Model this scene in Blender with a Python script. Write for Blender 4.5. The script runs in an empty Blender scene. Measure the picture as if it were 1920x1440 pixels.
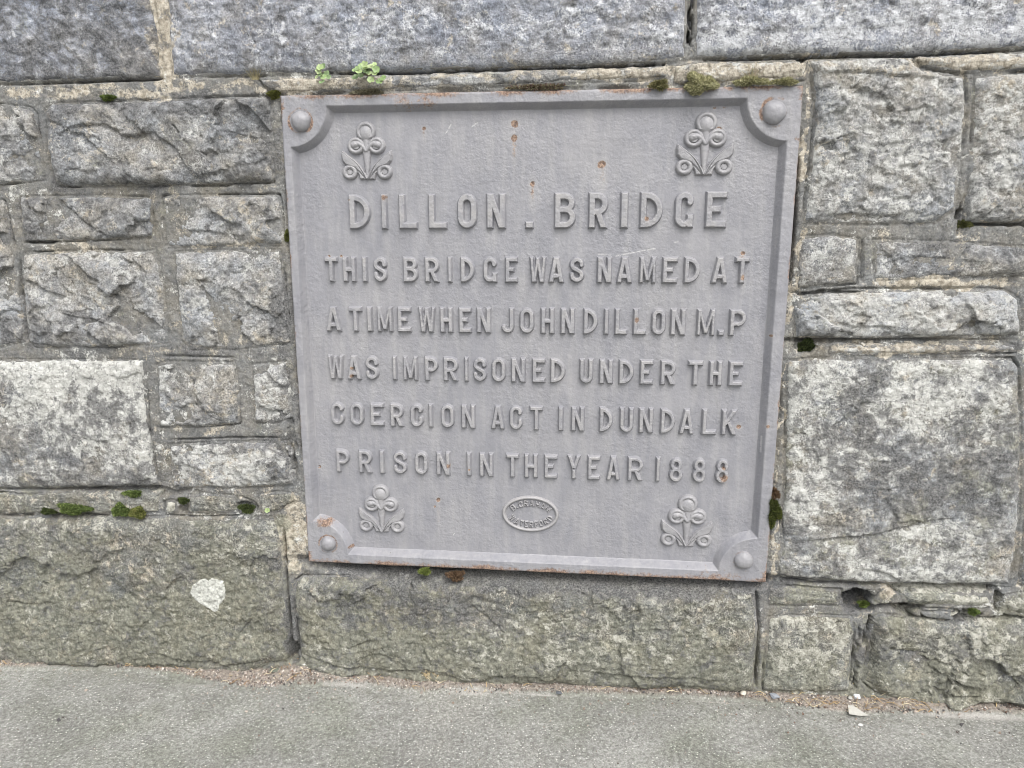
import bpy, math, random
import numpy as np

random.seed(7)
RNG = np.random.default_rng(11)
scene = bpy.context.scene
COL = scene.collection
R = math.radians

# ------------------------------------------------------------------ camera, sky, sun, exposure
Z0 = 0.312                                   # height of the plaque's lower edge above the pavement
CAM_R = np.array([[0.994991198, 0.0999617104, -0.000414000864],
                  [0.0197317265, -0.200460848, -0.97950299],
                  [-0.0979957852, 0.974588685, -0.201429197]])     # world -> camera (x right, y down, z forward)
CAM_C = np.array([0.11725167, -1.59708648, 0.79014124 + Z0])
FOCAL = 1350.0                               # in pixels of a 1920 wide picture

cam_data = bpy.data.cameras.new("camera")
cam = bpy.data.objects.new("camera", cam_data)
COL.objects.link(cam)
cam_data.sensor_width = 36.0
cam_data.lens = 36.0 * FOCAL / 1920.0
cam_data.clip_start = 0.01
cam_data.clip_end = 400.0
from mathutils import Matrix, Vector
m4 = np.eye(4)
m4[:3, 0] = CAM_R[0]; m4[:3, 1] = -CAM_R[1]; m4[:3, 2] = -CAM_R[2]; m4[:3, 3] = CAM_C
cam.matrix_world = Matrix(m4.tolist())
scene.camera = cam
scene.render.engine = 'CYCLES'

SUN_EL, SUN_AZ = 52.0, 24.0                  # azimuth measured from straight out of the wall, towards the right
world = bpy.data.worlds.new("World")
scene.world = world
world.use_nodes = True
wn = world.node_tree.nodes
sky = wn.new("ShaderNodeTexSky")
sky.sky_type = 'NISHITA'
sky.sun_disc = False
sky.sun_elevation = R(SUN_EL)
sky.sun_rotation = R(180.0 - SUN_AZ)
sky.dust_density = 4.0
sky.air_density = 1.2
hsv = wn.new("ShaderNodeHueSaturation")      # a cloud cover takes most of the blue out of the sky
hsv.inputs["Saturation"].default_value = 0.22
world.node_tree.links.new(sky.outputs[0], hsv.inputs["Color"])
world.node_tree.links.new(hsv.outputs[0], wn["Background"].inputs[0])
wn["Background"].inputs[1].default_value = 0.14

sun_data = bpy.data.lights.new("sun", 'SUN')
sun_data.energy = 1.1
sun_data.angle = R(38.0)
sun_data.color = (1.0, 0.975, 0.94)
sun = bpy.data.objects.new("sun", sun_data)
COL.objects.link(sun)
sd_ = Vector((math.sin(R(SUN_AZ)) * math.cos(R(SUN_EL)), -math.cos(R(SUN_AZ)) * math.cos(R(SUN_EL)), math.sin(R(SUN_EL))))
sun.rotation_euler = sd_.to_track_quat('Z', 'Y').to_euler()

scene.view_settings.view_transform = 'Standard'
scene.view_settings.look = 'None'
scene.view_settings.exposure = 0.87
scene.view_settings.gamma = 1.0
scene.cycles.use_denoising = True
scene.cycles.denoiser = 'OPENIMAGEDENOISE'
scene.cycles.denoising_input_passes = 'RGB_ALBEDO_NORMAL'
scene.cycles.denoising_prefilter = 'ACCURATE'
scene.cycles.filter_width = 0.9


# ------------------------------------------------------------------ photograph pixel -> point of the place
def wp(px, py, y=0.0):
    """point of the vertical plane at depth y that shows at photo pixel (px, py): returns x, z arrays"""
    px = np.asarray(px, float); py = np.asarray(py, float)
    d = np.stack([(px - 960) / FOCAL, (py - 720) / FOCAL, np.ones_like(px)], -1) @ CAM_R
    k = (y - CAM_C[1]) / d[..., 1]
    return CAM_C[0] + k * d[..., 0], CAM_C[2] + k * d[..., 2]


G_SLOPE = 0.0167


def gz(x):
    return G_SLOPE * np.asarray(x, float)


def bank(x, y):
    """height of the grit that has gathered against the foot of the wall"""
    x = np.asarray(x, float); y = np.asarray(y, float)
    t = np.clip((y + .05) / .05, 0, 1)
    return (.003 + .013 * t * t * (3 - 2 * t)) + .016 * np.exp(-((x + .60) / .07) ** 2) * np.clip((y + .045) / .035, 0, 1)


def gp(px, py):
    """point of the pavement that shows at photo pixel: x, y, z"""
    px = np.asarray(px, float); py = np.asarray(py, float)
    d = np.stack([(px - 960) / FOCAL, (py - 720) / FOCAL, np.ones_like(px)], -1) @ CAM_R
    n = np.array([-G_SLOPE, 0, 1.0])
    k = -(CAM_C @ n) / (d @ n)
    p = CAM_C + k[..., None] * d
    return p[..., 0], p[..., 1], p[..., 2]


# ------------------------------------------------------------------ noise
def _hash(ix, iy, seed):
    h = (ix.astype(np.int64) * 374761393 + iy.astype(np.int64) * 668265263 + int(seed) * 2147483647 + 1013904223) & 0xFFFFFFFF
    h = ((h ^ (h >> 13)) * 1274126177) & 0xFFFFFFFF
    h = ((h ^ (h >> 16)) * 2246822519) & 0xFFFFFFFF
    return ((h ^ (h >> 13)) & 0xFFFFFF) / float(0xFFFFFF)


def pnoise(x, y, seed=0):
    ix = np.floor(x); iy = np.floor(y)
    fx = x - ix; fy = y - iy
    ux = fx * fx * fx * (fx * (fx * 6 - 15) + 10); uy = fy * fy * fy * (fy * (fy * 6 - 15) + 10)

    def g(ax, ay):
        a = _hash(ix + ax, iy + ay, seed) * 6.2831853
        return np.cos(a) * (fx - ax) + np.sin(a) * (fy - ay)
    a = g(0, 0); b = g(1, 0); c = g(0, 1); d = g(1, 1)
    return (a + (b - a) * ux + ((c + (d - c) * ux) - (a + (b - a) * ux)) * uy) * 1.5


def fbm(x, y, seed=0, octaves=5, gain=0.5, lac=2.03):
    s = 0; a = 1.0; t = 0
    for i in range(octaves):
        s = s + a * pnoise(x, y, seed + i * 17); t += a
        x = x * lac + 3.7; y = y * lac - 1.3; a *= gain
    return s / t


def facets(x, y, seed, cell, tilt, step):
    """broken rock: every cell of a warped mosaic is a plane of its own slope and level"""
    wx = x + 0.35 * cell * fbm(x / cell * 1.3, y / cell * 1.3, seed + 91, 4, .6)
    wy = y + 0.35 * cell * fbm(x / cell * 1.3 + 9, y / cell * 1.3, seed + 92, 4, .6)
    gx = np.floor(wx / cell); gy = np.floor(wy / cell)
    best = np.full(x.shape, 1e9); h = np.zeros(x.shape)
    for dx in (-1, 0, 1):
        for dy in (-1, 0, 1):
            cx = gx + dx; cy = gy + dy
            sx = (cx + .1 + .8 * _hash(cx, cy, seed + 1)) * cell; sy = (cy + .1 + .8 * _hash(cx, cy, seed + 2)) * cell
            d = (wx - sx) ** 2 + (wy - sy) ** 2
            a = (_hash(cx, cy, seed + 3) - .5) * 2 * tilt; b = (_hash(cx, cy, seed + 4) - .5) * 2 * tilt
            o = (_hash(cx, cy, seed + 5) - .5) * 2 * step
            hh = o + a * (wx - sx) + b * (wy - sy)
            k = d < best
            best = np.where(k, d, best); h = np.where(k, hh, h)
    return h


def sstep(a, b, x):
    t = np.clip((x - a) / (b - a), 0, 1)
    return t * t * (3 - 2 * t)


# ------------------------------------------------------------------ meshes
def mesh_obj(name, verts, faces, mat, parent=None, attrs=None, smooth=True, origin=None):
    """verts (n,3), faces list of index arrays (k,3) / (k,4) -> one object"""
    verts = np.asarray(verts, np.float32)
    if origin is None:
        lo = verts.min(0); hi = verts.max(0); origin = (lo + hi) / 2
    origin = np.asarray(origin, np.float32)
    me = bpy.data.meshes.new(name)
    fl = [np.asarray(f, np.int32) for f in (faces if isinstance(faces, list) else [faces]) if len(f)]
    nl = sum(f.size for f in fl); nf = sum(len(f) for f in fl)
    me.vertices.add(len(verts)); me.vertices.foreach_set("co", (verts - origin).ravel())
    me.loops.add(nl); me.loops.foreach_set("vertex_index", np.concatenate([f.ravel() for f in fl]))
    me.polygons.add(nf)
    tot = np.concatenate([np.full(len(f), f.shape[1], np.int32) for f in fl])
    me.polygons.foreach_set("loop_start", np.concatenate([[0], np.cumsum(tot)[:-1]]).astype(np.int32))
    me.polygons.foreach_set("loop_total", tot)
    me.polygons.foreach_set("use_smooth", np.full(nf, smooth, bool))
    for k, v in (attrs or {}).items():
        a = me.attributes.new(k, 'FLOAT_COLOR', 'POINT')
        a.data.foreach_set("color", np.asarray(v, np.float32).ravel())
    me.update(calc_edges=True)
    me.validate()
    if mat is not None:
        me.materials.append(mat)
    o = bpy.data.objects.new(name, me)
    COL.objects.link(o)
    o.location = origin.tolist()
    if parent is not None:
        o.parent = parent
        o.location = (origin - np.array(parent.location, np.float32)).tolist()
    return o


def thing(name, label, cat, loc=(0, 0, 0), group=None):
    o = bpy.data.objects.new(name, None)
    COL.objects.link(o)
    o.empty_display_size = 0.1
    o.location = loc
    o["label"] = label; o["category"] = cat
    if group: o["group"] = group
    return o


def tag(o, label, cat, group=None):
    o["label"] = label; o["category"] = cat
    if group: o["group"] = group
    return o


def grid_faces(nx, ny, keep=None):
    i = np.arange(nx * ny).reshape(ny, nx)
    q = np.stack([i[:-1, :-1], i[:-1, 1:], i[1:, 1:], i[1:, :-1]], -1).reshape(-1, 4)
    if keep is not None:
        k = keep.reshape(-1)
        q = q[k[q].any(1)]
    return q


def compact(verts, faces, *arr):
    used = np.unique(faces)
    m = np.full(len(verts), -1); m[used] = np.arange(len(used))
    return (verts[used], m[faces]) + tuple(a[used] for a in arr)


def box_vf(x0, x1, y0, y1, z0, z1):
    v = np.array([[x0, y0, z0], [x1, y0, z0], [x1, y1, z0], [x0, y1, z0], [x0, y0, z1], [x1, y0, z1], [x1, y1, z1], [x0, y1, z1]], float)
    f = np.array([[0, 3, 2, 1], [4, 5, 6, 7], [0, 1, 5, 4], [1, 2, 6, 5], [2, 3, 7, 6], [3, 0, 4, 7]])
    return v, f


def poly_sdf(x, y, P):
    """signed distance to polygon, negative inside"""
    d = np.full(x.shape, 1e9); s = np.ones(x.shape)
    n = len(P)
    for i in range(n):
        ax, ay = P[i]; bx, by = P[(i + 1) % n]
        ex, ey = bx - ax, by - ay
        wx, wy = x - ax, y - ay
        t = np.clip((wx * ex + wy * ey) / (ex * ex + ey * ey + 1e-12), 0, 1)
        d = np.minimum(d, (wx - ex * t) ** 2 + (wy - ey * t) ** 2)
        c1 = y >= ay; c2 = y < by; c3 = ex * wy > ey * wx
        s = np.where((c1 & c2 & c3) | (~c1 & ~c2 & ~c3), -s, s)
    return s * np.sqrt(d)


def polyline_sd(x, y, P):
    """signed distance (positive below the line when it runs left to right) and a 0..1 fade near its ends"""
    best = np.full(x.shape, 1e9); sg = np.zeros(x.shape); tt = np.zeros(x.shape)
    n = len(P) - 1
    for i in range(n):
        ax, ay = P[i]; bx, by = P[i + 1]
        ex, ey = bx - ax, by - ay
        wx, wy = x - ax, y - ay
        t = np.clip((wx * ex + wy * ey) / (ex * ex + ey * ey + 1e-12), 0, 1)
        d = (wx - ex * t) ** 2 + (wy - ey * t) ** 2
        k = d < best
        best = np.where(k, d, best); sg = np.where(k, np.sign(ey * wx - ex * wy), sg); tt = np.where(k, (i + t) / n, tt)
    return sg * np.sqrt(best), np.clip(np.minimum(tt, 1 - tt) * 5, 0, 1)


# ------------------------------------------------------------------ materials
def new_mat(name):
    m = bpy.data.materials.new(name)
    m.use_nodes = True
    nt = m.node_tree
    return m, nt, nt.nodes["Principled BSDF"]


class NB:
    """small node builder"""
    def __init__(s, nt):
        s.nt = nt
        tc = nt.nodes.new("ShaderNodeTexCoord")
        oi = nt.nodes.new("ShaderNodeObjectInfo")
        add = nt.nodes.new("ShaderNodeVectorMath"); add.operation = 'ADD'
        mul = nt.nodes.new("ShaderNodeVectorMath"); mul.operation = 'SCALE'; mul.inputs[3].default_value = 7.3
        comb = nt.nodes.new("ShaderNodeCombineXYZ")
        for i in range(3): s.L(oi.outputs["Random"], comb.inputs[i])
        s.L(comb.outputs[0], mul.inputs[0]); s.L(tc.outputs["Object"], add.inputs[0]); s.L(mul.outputs[0], add.inputs[1])
        s.co = add.outputs[0]
        s.rand = oi.outputs["Random"]

    def L(s, a, b): s.nt.links.new(a, b)

    def scaled(s, v):
        n = s.nt.nodes.new("ShaderNodeVectorMath"); n.operation = 'MULTIPLY'
        s.L(s.co, n.inputs[0]); n.inputs[1].default_value = v
        return n.outputs[0]

    def noise(s, scale, detail=4, rough=.55, dist=0., co=None):
        n = s.nt.nodes.new("ShaderNodeTexNoise")
        n.inputs["Scale"].default_value = scale; n.inputs["Detail"].default_value = detail
        n.inputs["Roughness"].default_value = rough; n.inputs["Distortion"].default_value = dist
        s.L(co or s.co, n.inputs["Vector"])
        return n.outputs[0]

    def voro(s, scale, out="Distance", feature='F1', rnd=1.):
        n = s.nt.nodes.new("ShaderNodeTexVoronoi"); n.feature = feature
        n.inputs["Scale"].default_value = scale; n.inputs["Randomness"].default_value = rnd
        s.L(s.co, n.inputs["Vector"])
        return n.outputs[out]

    def m(s, op, a, b=0., c=None):
        n = s.nt.nodes.new("ShaderNodeMath"); n.operation = op
        for i, v in enumerate((a, b, c)):
            if v is None: continue
            if isinstance(v, (int, float)): n.inputs[i].default_value = v
            else: s.L(v, n.inputs[i])
        return n.outputs[0]

    def ramp(s, fac, stops):
        n = s.nt.nodes.new("ShaderNodeValToRGB")
        e = n.color_ramp.elements
        while len(e) < len(stops): e.new(0.5)
        for i, (p, c) in enumerate(stops):
            e[i].position = p
            e[i].color = (c, c, c, 1) if isinstance(c, (int, float)) else (*c, 1)
        s.L(fac, n.inputs[0])
        return n.outputs[0]

    def mix(s, fac, a, b, mode='MIX'):
        n = s.nt.nodes.new("ShaderNodeMix"); n.data_type = 'RGBA'; n.blend_type = mode
        for k, v in ((0, fac), (6, a), (7, b)):
            if isinstance(v, (int, float)): n.inputs[k].default_value = v
            elif isinstance(v, tuple): n.inputs[k].default_value = (*v, 1)
            else: s.L(v, n.inputs[k])
        return n.outputs[2]

    def attr(s, name):
        n = s.nt.nodes.new("ShaderNodeAttribute"); n.attribute_name = name
        sp = s.nt.nodes.new("ShaderNodeSeparateColor")
        s.L(n.outputs["Color"], sp.inputs[0])
        return sp.outputs[0], sp.outputs[1], sp.outputs[2], n.outputs["Alpha"]

    def bump(s, h, dist, strength, bsdf=None, prev=None):
        n = s.nt.nodes.new("ShaderNodeBump")
        n.inputs["Distance"].default_value = dist; n.inputs["Strength"].default_value = strength
        s.L(h, n.inputs["Height"])
        if prev is not None: s.L(prev, n.inputs["Normal"])
        if bsdf is not None: s.L(n.outputs[0], bsdf.inputs["Normal"])
        return n.outputs[0]


def stone_material(name, dark, mid, light, speck=1.0, bump=1.0, contrast=1.0, lich=((.36, .36, .33), (.68, .68, .65))):
    """weathered limestone; vertex colour 'mask': R white lichen and glare, G green algae, B cream stain, A black crust and shade"""
    m, nt, bs = new_mat(name)
    b = NB(nt)
    def shifted(v):
        n = nt.nodes.new("ShaderNodeVectorMath"); n.operation = 'ADD'
        b.L(b.co, n.inputs[0]); n.inputs[1].default_value = (v, v * .7, -v)
        return n.outputs[0]
    n0 = b.noise(7, 4, .6, co=shifted(3.))
    n1 = b.noise(24, 7, .68)
    n2 = b.noise(85, 6, .68, .3)
    n3 = b.noise(250, 3, .68)
    v = b.m('ADD', b.m('ADD', b.m('MULTIPLY', n0, .18), b.m('MULTIPLY', n1, .16)), b.m('ADD', b.m('MULTIPLY', n2, .24 * speck), b.m('MULTIPLY', n3, .42 * speck)))
    off = (.34 + .66 * speck) * .5
    w = .118 / contrast
    col = b.ramp(b.m('ADD', v, .5 - off), [(.5 - w, dark), (.5, mid), (.5 + w, light)])
    # every stone a little lighter or darker, and patches of warmer and cooler grey
    tone = b.m('ADD', b.m('MULTIPLY', b.rand, .2), .9)
    tc = nt.nodes.new("ShaderNodeCombineColor")
    for i in range(3): b.L(tone, tc.inputs[i])
    col = b.mix(1., col, tc.outputs[0], 'MULTIPLY')
    col = b.mix(1., col, b.ramp(b.noise(11, 5, .65, co=shifted(5.)), [(.36, (.90, .94, 1.0)), (.5, (1., 1., 1.)), (.64, (1.0, .955, .87))]), 'MULTIPLY')
    r, g, bl, a = b.attr("mask")

    def spread(ch, scale, shift, k=9., g_=2.2, amount=1.0, big=2.6, fine=3.2):
        """crust that grows where the mask is high: broken edges, bare holes, outliers"""
        co = shifted(shift)
        n = b.m('MULTIPLY', b.m('SUBTRACT', b.noise(scale, 9, .7, .35, co=co), .5), k)
        n = b.m('ADD', n, b.m('MULTIPLY', b.m('SUBTRACT', b.noise(scale * .25, 3, .5, co=co), .5), big))
        n = b.m('ADD', n, b.m('MULTIPLY', b.m('SUBTRACT', n3, .5), fine))
        n = b.m('ADD', n, b.m('MULTIPLY', b.m('SUBTRACT', ch, .55), g_))
        return b.m('MULTIPLY', b.ramp(b.m('ADD', n, .5), [(.1, 0.), (.9, 1.)]), amount)
    col = b.mix(spread(bl, 30, 11., amount=.8), col, b.ramp(n2, [(.38, (.27, .235, .18)), (.6, (.60, .545, .45))]))
    col = b.mix(spread(g, 22, 17., k=6., amount=.62), col, b.ramp(n2, [(.38, (.12, .122, .092)), (.62, (.30, .298, .228))]))
    col = b.mix(spread(r, 40, 23., amount=.88), col, b.ramp(n2, [(.36, lich[0]), (.6, lich[1])]))
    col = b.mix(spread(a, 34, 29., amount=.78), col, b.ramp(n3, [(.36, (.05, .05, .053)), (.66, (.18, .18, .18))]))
    pits = b.ramp(b.noise(120, 4, .75, co=shifted(37.)), [(.355, 1.), (.40, 0.)])
    pm = b.m('MULTIPLY', pits, .5)
    col = b.mix(pm, col, (.07, .07, .068))
    b.L(col, bs.inputs["Base Color"])
    bs.inputs["Roughness"].default_value = .92
    bs.inputs["Specular IOR Level"].default_value = .25
    h = b.m('ADD', b.m('MULTIPLY', n1, 1.1), b.m('ADD', b.m('MULTIPLY', n2, .6), b.m('MULTIPLY', n3, .32)))
    h = b.m('SUBTRACT', h, b.m('MULTIPLY', pm, .25))
    b.bump(h, .0085 * bump, 1., bs)
    return m


M_STONE = stone_material("stone_rock_faced", (.115, .115, .115), (.285, .283, .278), (.52, .52, .51), 1.0, 1.1, 1.0, ((.36, .36, .34), (.58, .58, .56)))
M_STONE_CRUST = stone_material("stone_crusted", (.10, .10, .10), (.27, .268, .26), (.50, .50, .485), 1.0, 1.0, 1.05, ((.38, .38, .355), (.63, .63, .60)))
M_STONE_GLARE = stone_material("stone_glare_pale", (.18, .18, .178), (.33, .329, .323), (.52, .52, .51), 1.0, 1.0, .95, ((.38, .38, .36), (.58, .58, .56)))  # rock-faced stone made paler: lens glare at the upper right put into its colour
M_STONE_BASE = stone_material("stone_base", (.08, .08, .072), (.19, .188, .170), (.38, .376, .34), 1.0, 1.0, 1.0, ((.27, .265, .22), (.53, .52, .46)))
M_COPING = stone_material("stone_coping", (.13, .135, .155), (.31, .32, .35), (.56, .575, .61), 1.0, 1.1, .85, ((.40, .41, .43), (.64, .65, .67)))  # light grey-blue stone, lightened and softened further to carry lens glare
M_MORTAR = stone_material("mortar_sandy", (.10, .10, .095), (.175, .172, .162), (.30, .295, .28), .8, .55)


def paint_material():
    m, nt, bs = new_mat("grey_gloss_paint")
    b = NB(nt)
    r, g, bl, a = b.attr("mask")                 # R rust, G bare scrape, B dust stain, A darker run
    n = b.noise(14, 5, .6)
    col = b.ramp(n, [(.35, (.213, .214, .234)), (.65, (.252, .251, .269))])
    n5 = b.noise(260, 4, .6)
    streaks = b.noise(1., 6, .6, co=b.scaled((60, 60, 9)))
    col = b.mix(b.ramp(streaks, [(.45, 0.), (.72, .45)]), col, (.34, .335, .335))
    col = b.mix(b.ramp(b.noise(1., 5, .6, co=b.scaled((38, 38, 5))), [(.52, 0.), (.75, .4)]), col, (.2, .2, .212))
    pin = b.m('MULTIPLY', b.ramp(b.voro(70), [(.06, 1.), (.13, 0.)]), b.ramp(b.voro(70, "Color"), [(.80, 0.), (.84, .75)]))
    col = b.mix(pin, col, (.12, .115, .11))
    chip = b.m('MULTIPLY', b.ramp(b.voro(58), [(.05, 1.), (.10, 0.)]), b.ramp(b.voro(58, "Color"), [(.88, 0.), (.9, .8)]))
    col = b.mix(chip, col, (.6, .59, .58))
    col = b.mix(b.m('MULTIPLY', bl, .6), col, (.42, .40, .375))
    col = b.mix(b.m('MULTIPLY', a, .5), col, (.2, .2, .215))
    rn = b.m('ADD', r, b.m('MULTIPLY', b.m('SUBTRACT', b.noise(150, 6, .7), .5), 1.1))
    rf = b.ramp(rn, [(.28, 0.), (.62, 1.)])
    rc = b.ramp(b.noise(210, 5, .7), [(.36, (.065, .04, .03)), (.48, (.17, .10, .065)), (.6, (.33, .225, .155))])
    col = b.mix(b.m('MULTIPLY', rf, .85), col, rc)
    col = b.mix(b.m('MULTIPLY', g, .55), col, (.66, .65, .64))
    b.L(col, bs.inputs["Base Color"])
    b.L(b.m('ADD', .42, b.m('MULTIPLY', rf, .45)), bs.inputs["Roughness"])
    bs.inputs["Specular IOR Level"].default_value = .42
    bl1 = b.ramp(b.voro(95), [(.0, 1.), (.32, 0.)])
    h = b.m('ADD', b.m('MULTIPLY', b.noise(110, 4, .55), .8), b.m('ADD', b.m('MULTIPLY', n5, .2), b.m('MULTIPLY', bl1, .12)))
    h2 = b.bump(b.noise(26, 3, .5), .003, .5)
    patch = b.ramp(b.noise(6, 4, .6), [(.40, .45), (.6, 1.)])      # thick brushed paint, rough in patches
    b.bump(b.m('MULTIPLY', h, patch), .0028, 1., bs, h2)
    return m


M_PAINT = paint_material()


def pavement_material():
    m, nt, bs = new_mat("pavement_concrete")
    b = NB(nt)
    r, g, bl, a = b.attr("mask")
    n1 = b.noise(7, 6, .6); n2 = b.noise(130, 5, .7); n3 = b.noise(420, 3, .65)
    v = b.m('ADD', b.m('MULTIPLY', n1, .16), b.m('ADD', b.m('MULTIPLY', n2, .46), b.m('MULTIPLY', n3, .38)))
    col = b.ramp(v, [(.41, (.155, .155, .142)), (.5, (.258, .257, .238)), (.59, (.43, .43, .405))])
    grit = b.ramp(b.voro(130), [(.14, 1.), (.30, 0.)])
    gsel = b.m('MULTIPLY', grit, b.ramp(b.voro(130, "Color"), [(.45, 0.), (.6, 1.)]))
    col = b.mix(b.m('MULTIPLY', gsel, .9), col, (.74, .74, .70))
    col = b.mix(1., col, b.ramp(b.noise(4.5, 5, .6), [(.34, (.84, .86, .80)), (.5, (1., 1., 1.)), (.66, (1.1, 1.09, 1.08))]), 'MULTIPLY')
    gd = b.m('MULTIPLY', b.ramp(b.voro(170), [(.1, 1.), (.25, 0.)]), b.ramp(b.noise(60, 3), [(.5, 0.), (.6, .6)]))
    col = b.mix(gd, col, (.09, .09, .085))

    def sp(ch): return b.ramp(b.m('ADD', ch, b.m('MULTIPLY', b.m('SUBTRACT', b.noise(40, 7, .7), .5), 1.2)), [(.3, 0.), (.8, .85)])
    col = b.mix(b.m('MULTIPLY', sp(g), .55), col, (.16, .168, .12))
    col = b.mix(sp(r), col, b.ramp(n3, [(.3, (.28, .27, .25)), (.65, (.5, .48, .45))]))
    col = b.mix(sp(bl), col, b.ramp(n2, [(.36, (.12, .10, .085)), (.62, (.36, .31, .265))]))
    b.L(col, bs.inputs["Base Color"])
    bs.inputs["Roughness"].default_value = .9
    bs.inputs["Specular IOR Level"].default_value = .3
    h = b.m('ADD', b.m('MULTIPLY', n2, .8), b.m('ADD', b.m('MULTIPLY', n3, .3), b.m('MULTIPLY', gsel, .35)))
    b.bump(h, .006, 1., bs)
    return m


M_PAVE = pavement_material()


def vcol_material(name, rough=.8, translucent=False, spec=.25):
    m, nt, bs = new_mat(name)
    b = NB(nt)
    n = nt.nodes.new("ShaderNodeAttribute"); n.attribute_name = "tint"
    col = b.mix(.35, n.outputs["Color"], b.ramp(b.noise(300, 3), [(.3, .45), (.7, 1.)]), 'MULTIPLY')
    b.L(col, bs.inputs["Base Color"])
    bs.inputs["Roughness"].default_value = rough
    bs.inputs["Specular IOR Level"].default_value = spec
    if translucent:
        bs.inputs["Subsurface Weight"].default_value = .15
        bs.inputs["Subsurface Radius"].default_value = (.003, .004, .001)
    return m


M_MOSS = vcol_material("moss", .95)
M_LEAF = vcol_material("leaf", .5, True, .4)
M_CHIP = vcol_material("grit", .85)
M_STRAW = vcol_material("dry_straw", .8)


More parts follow.
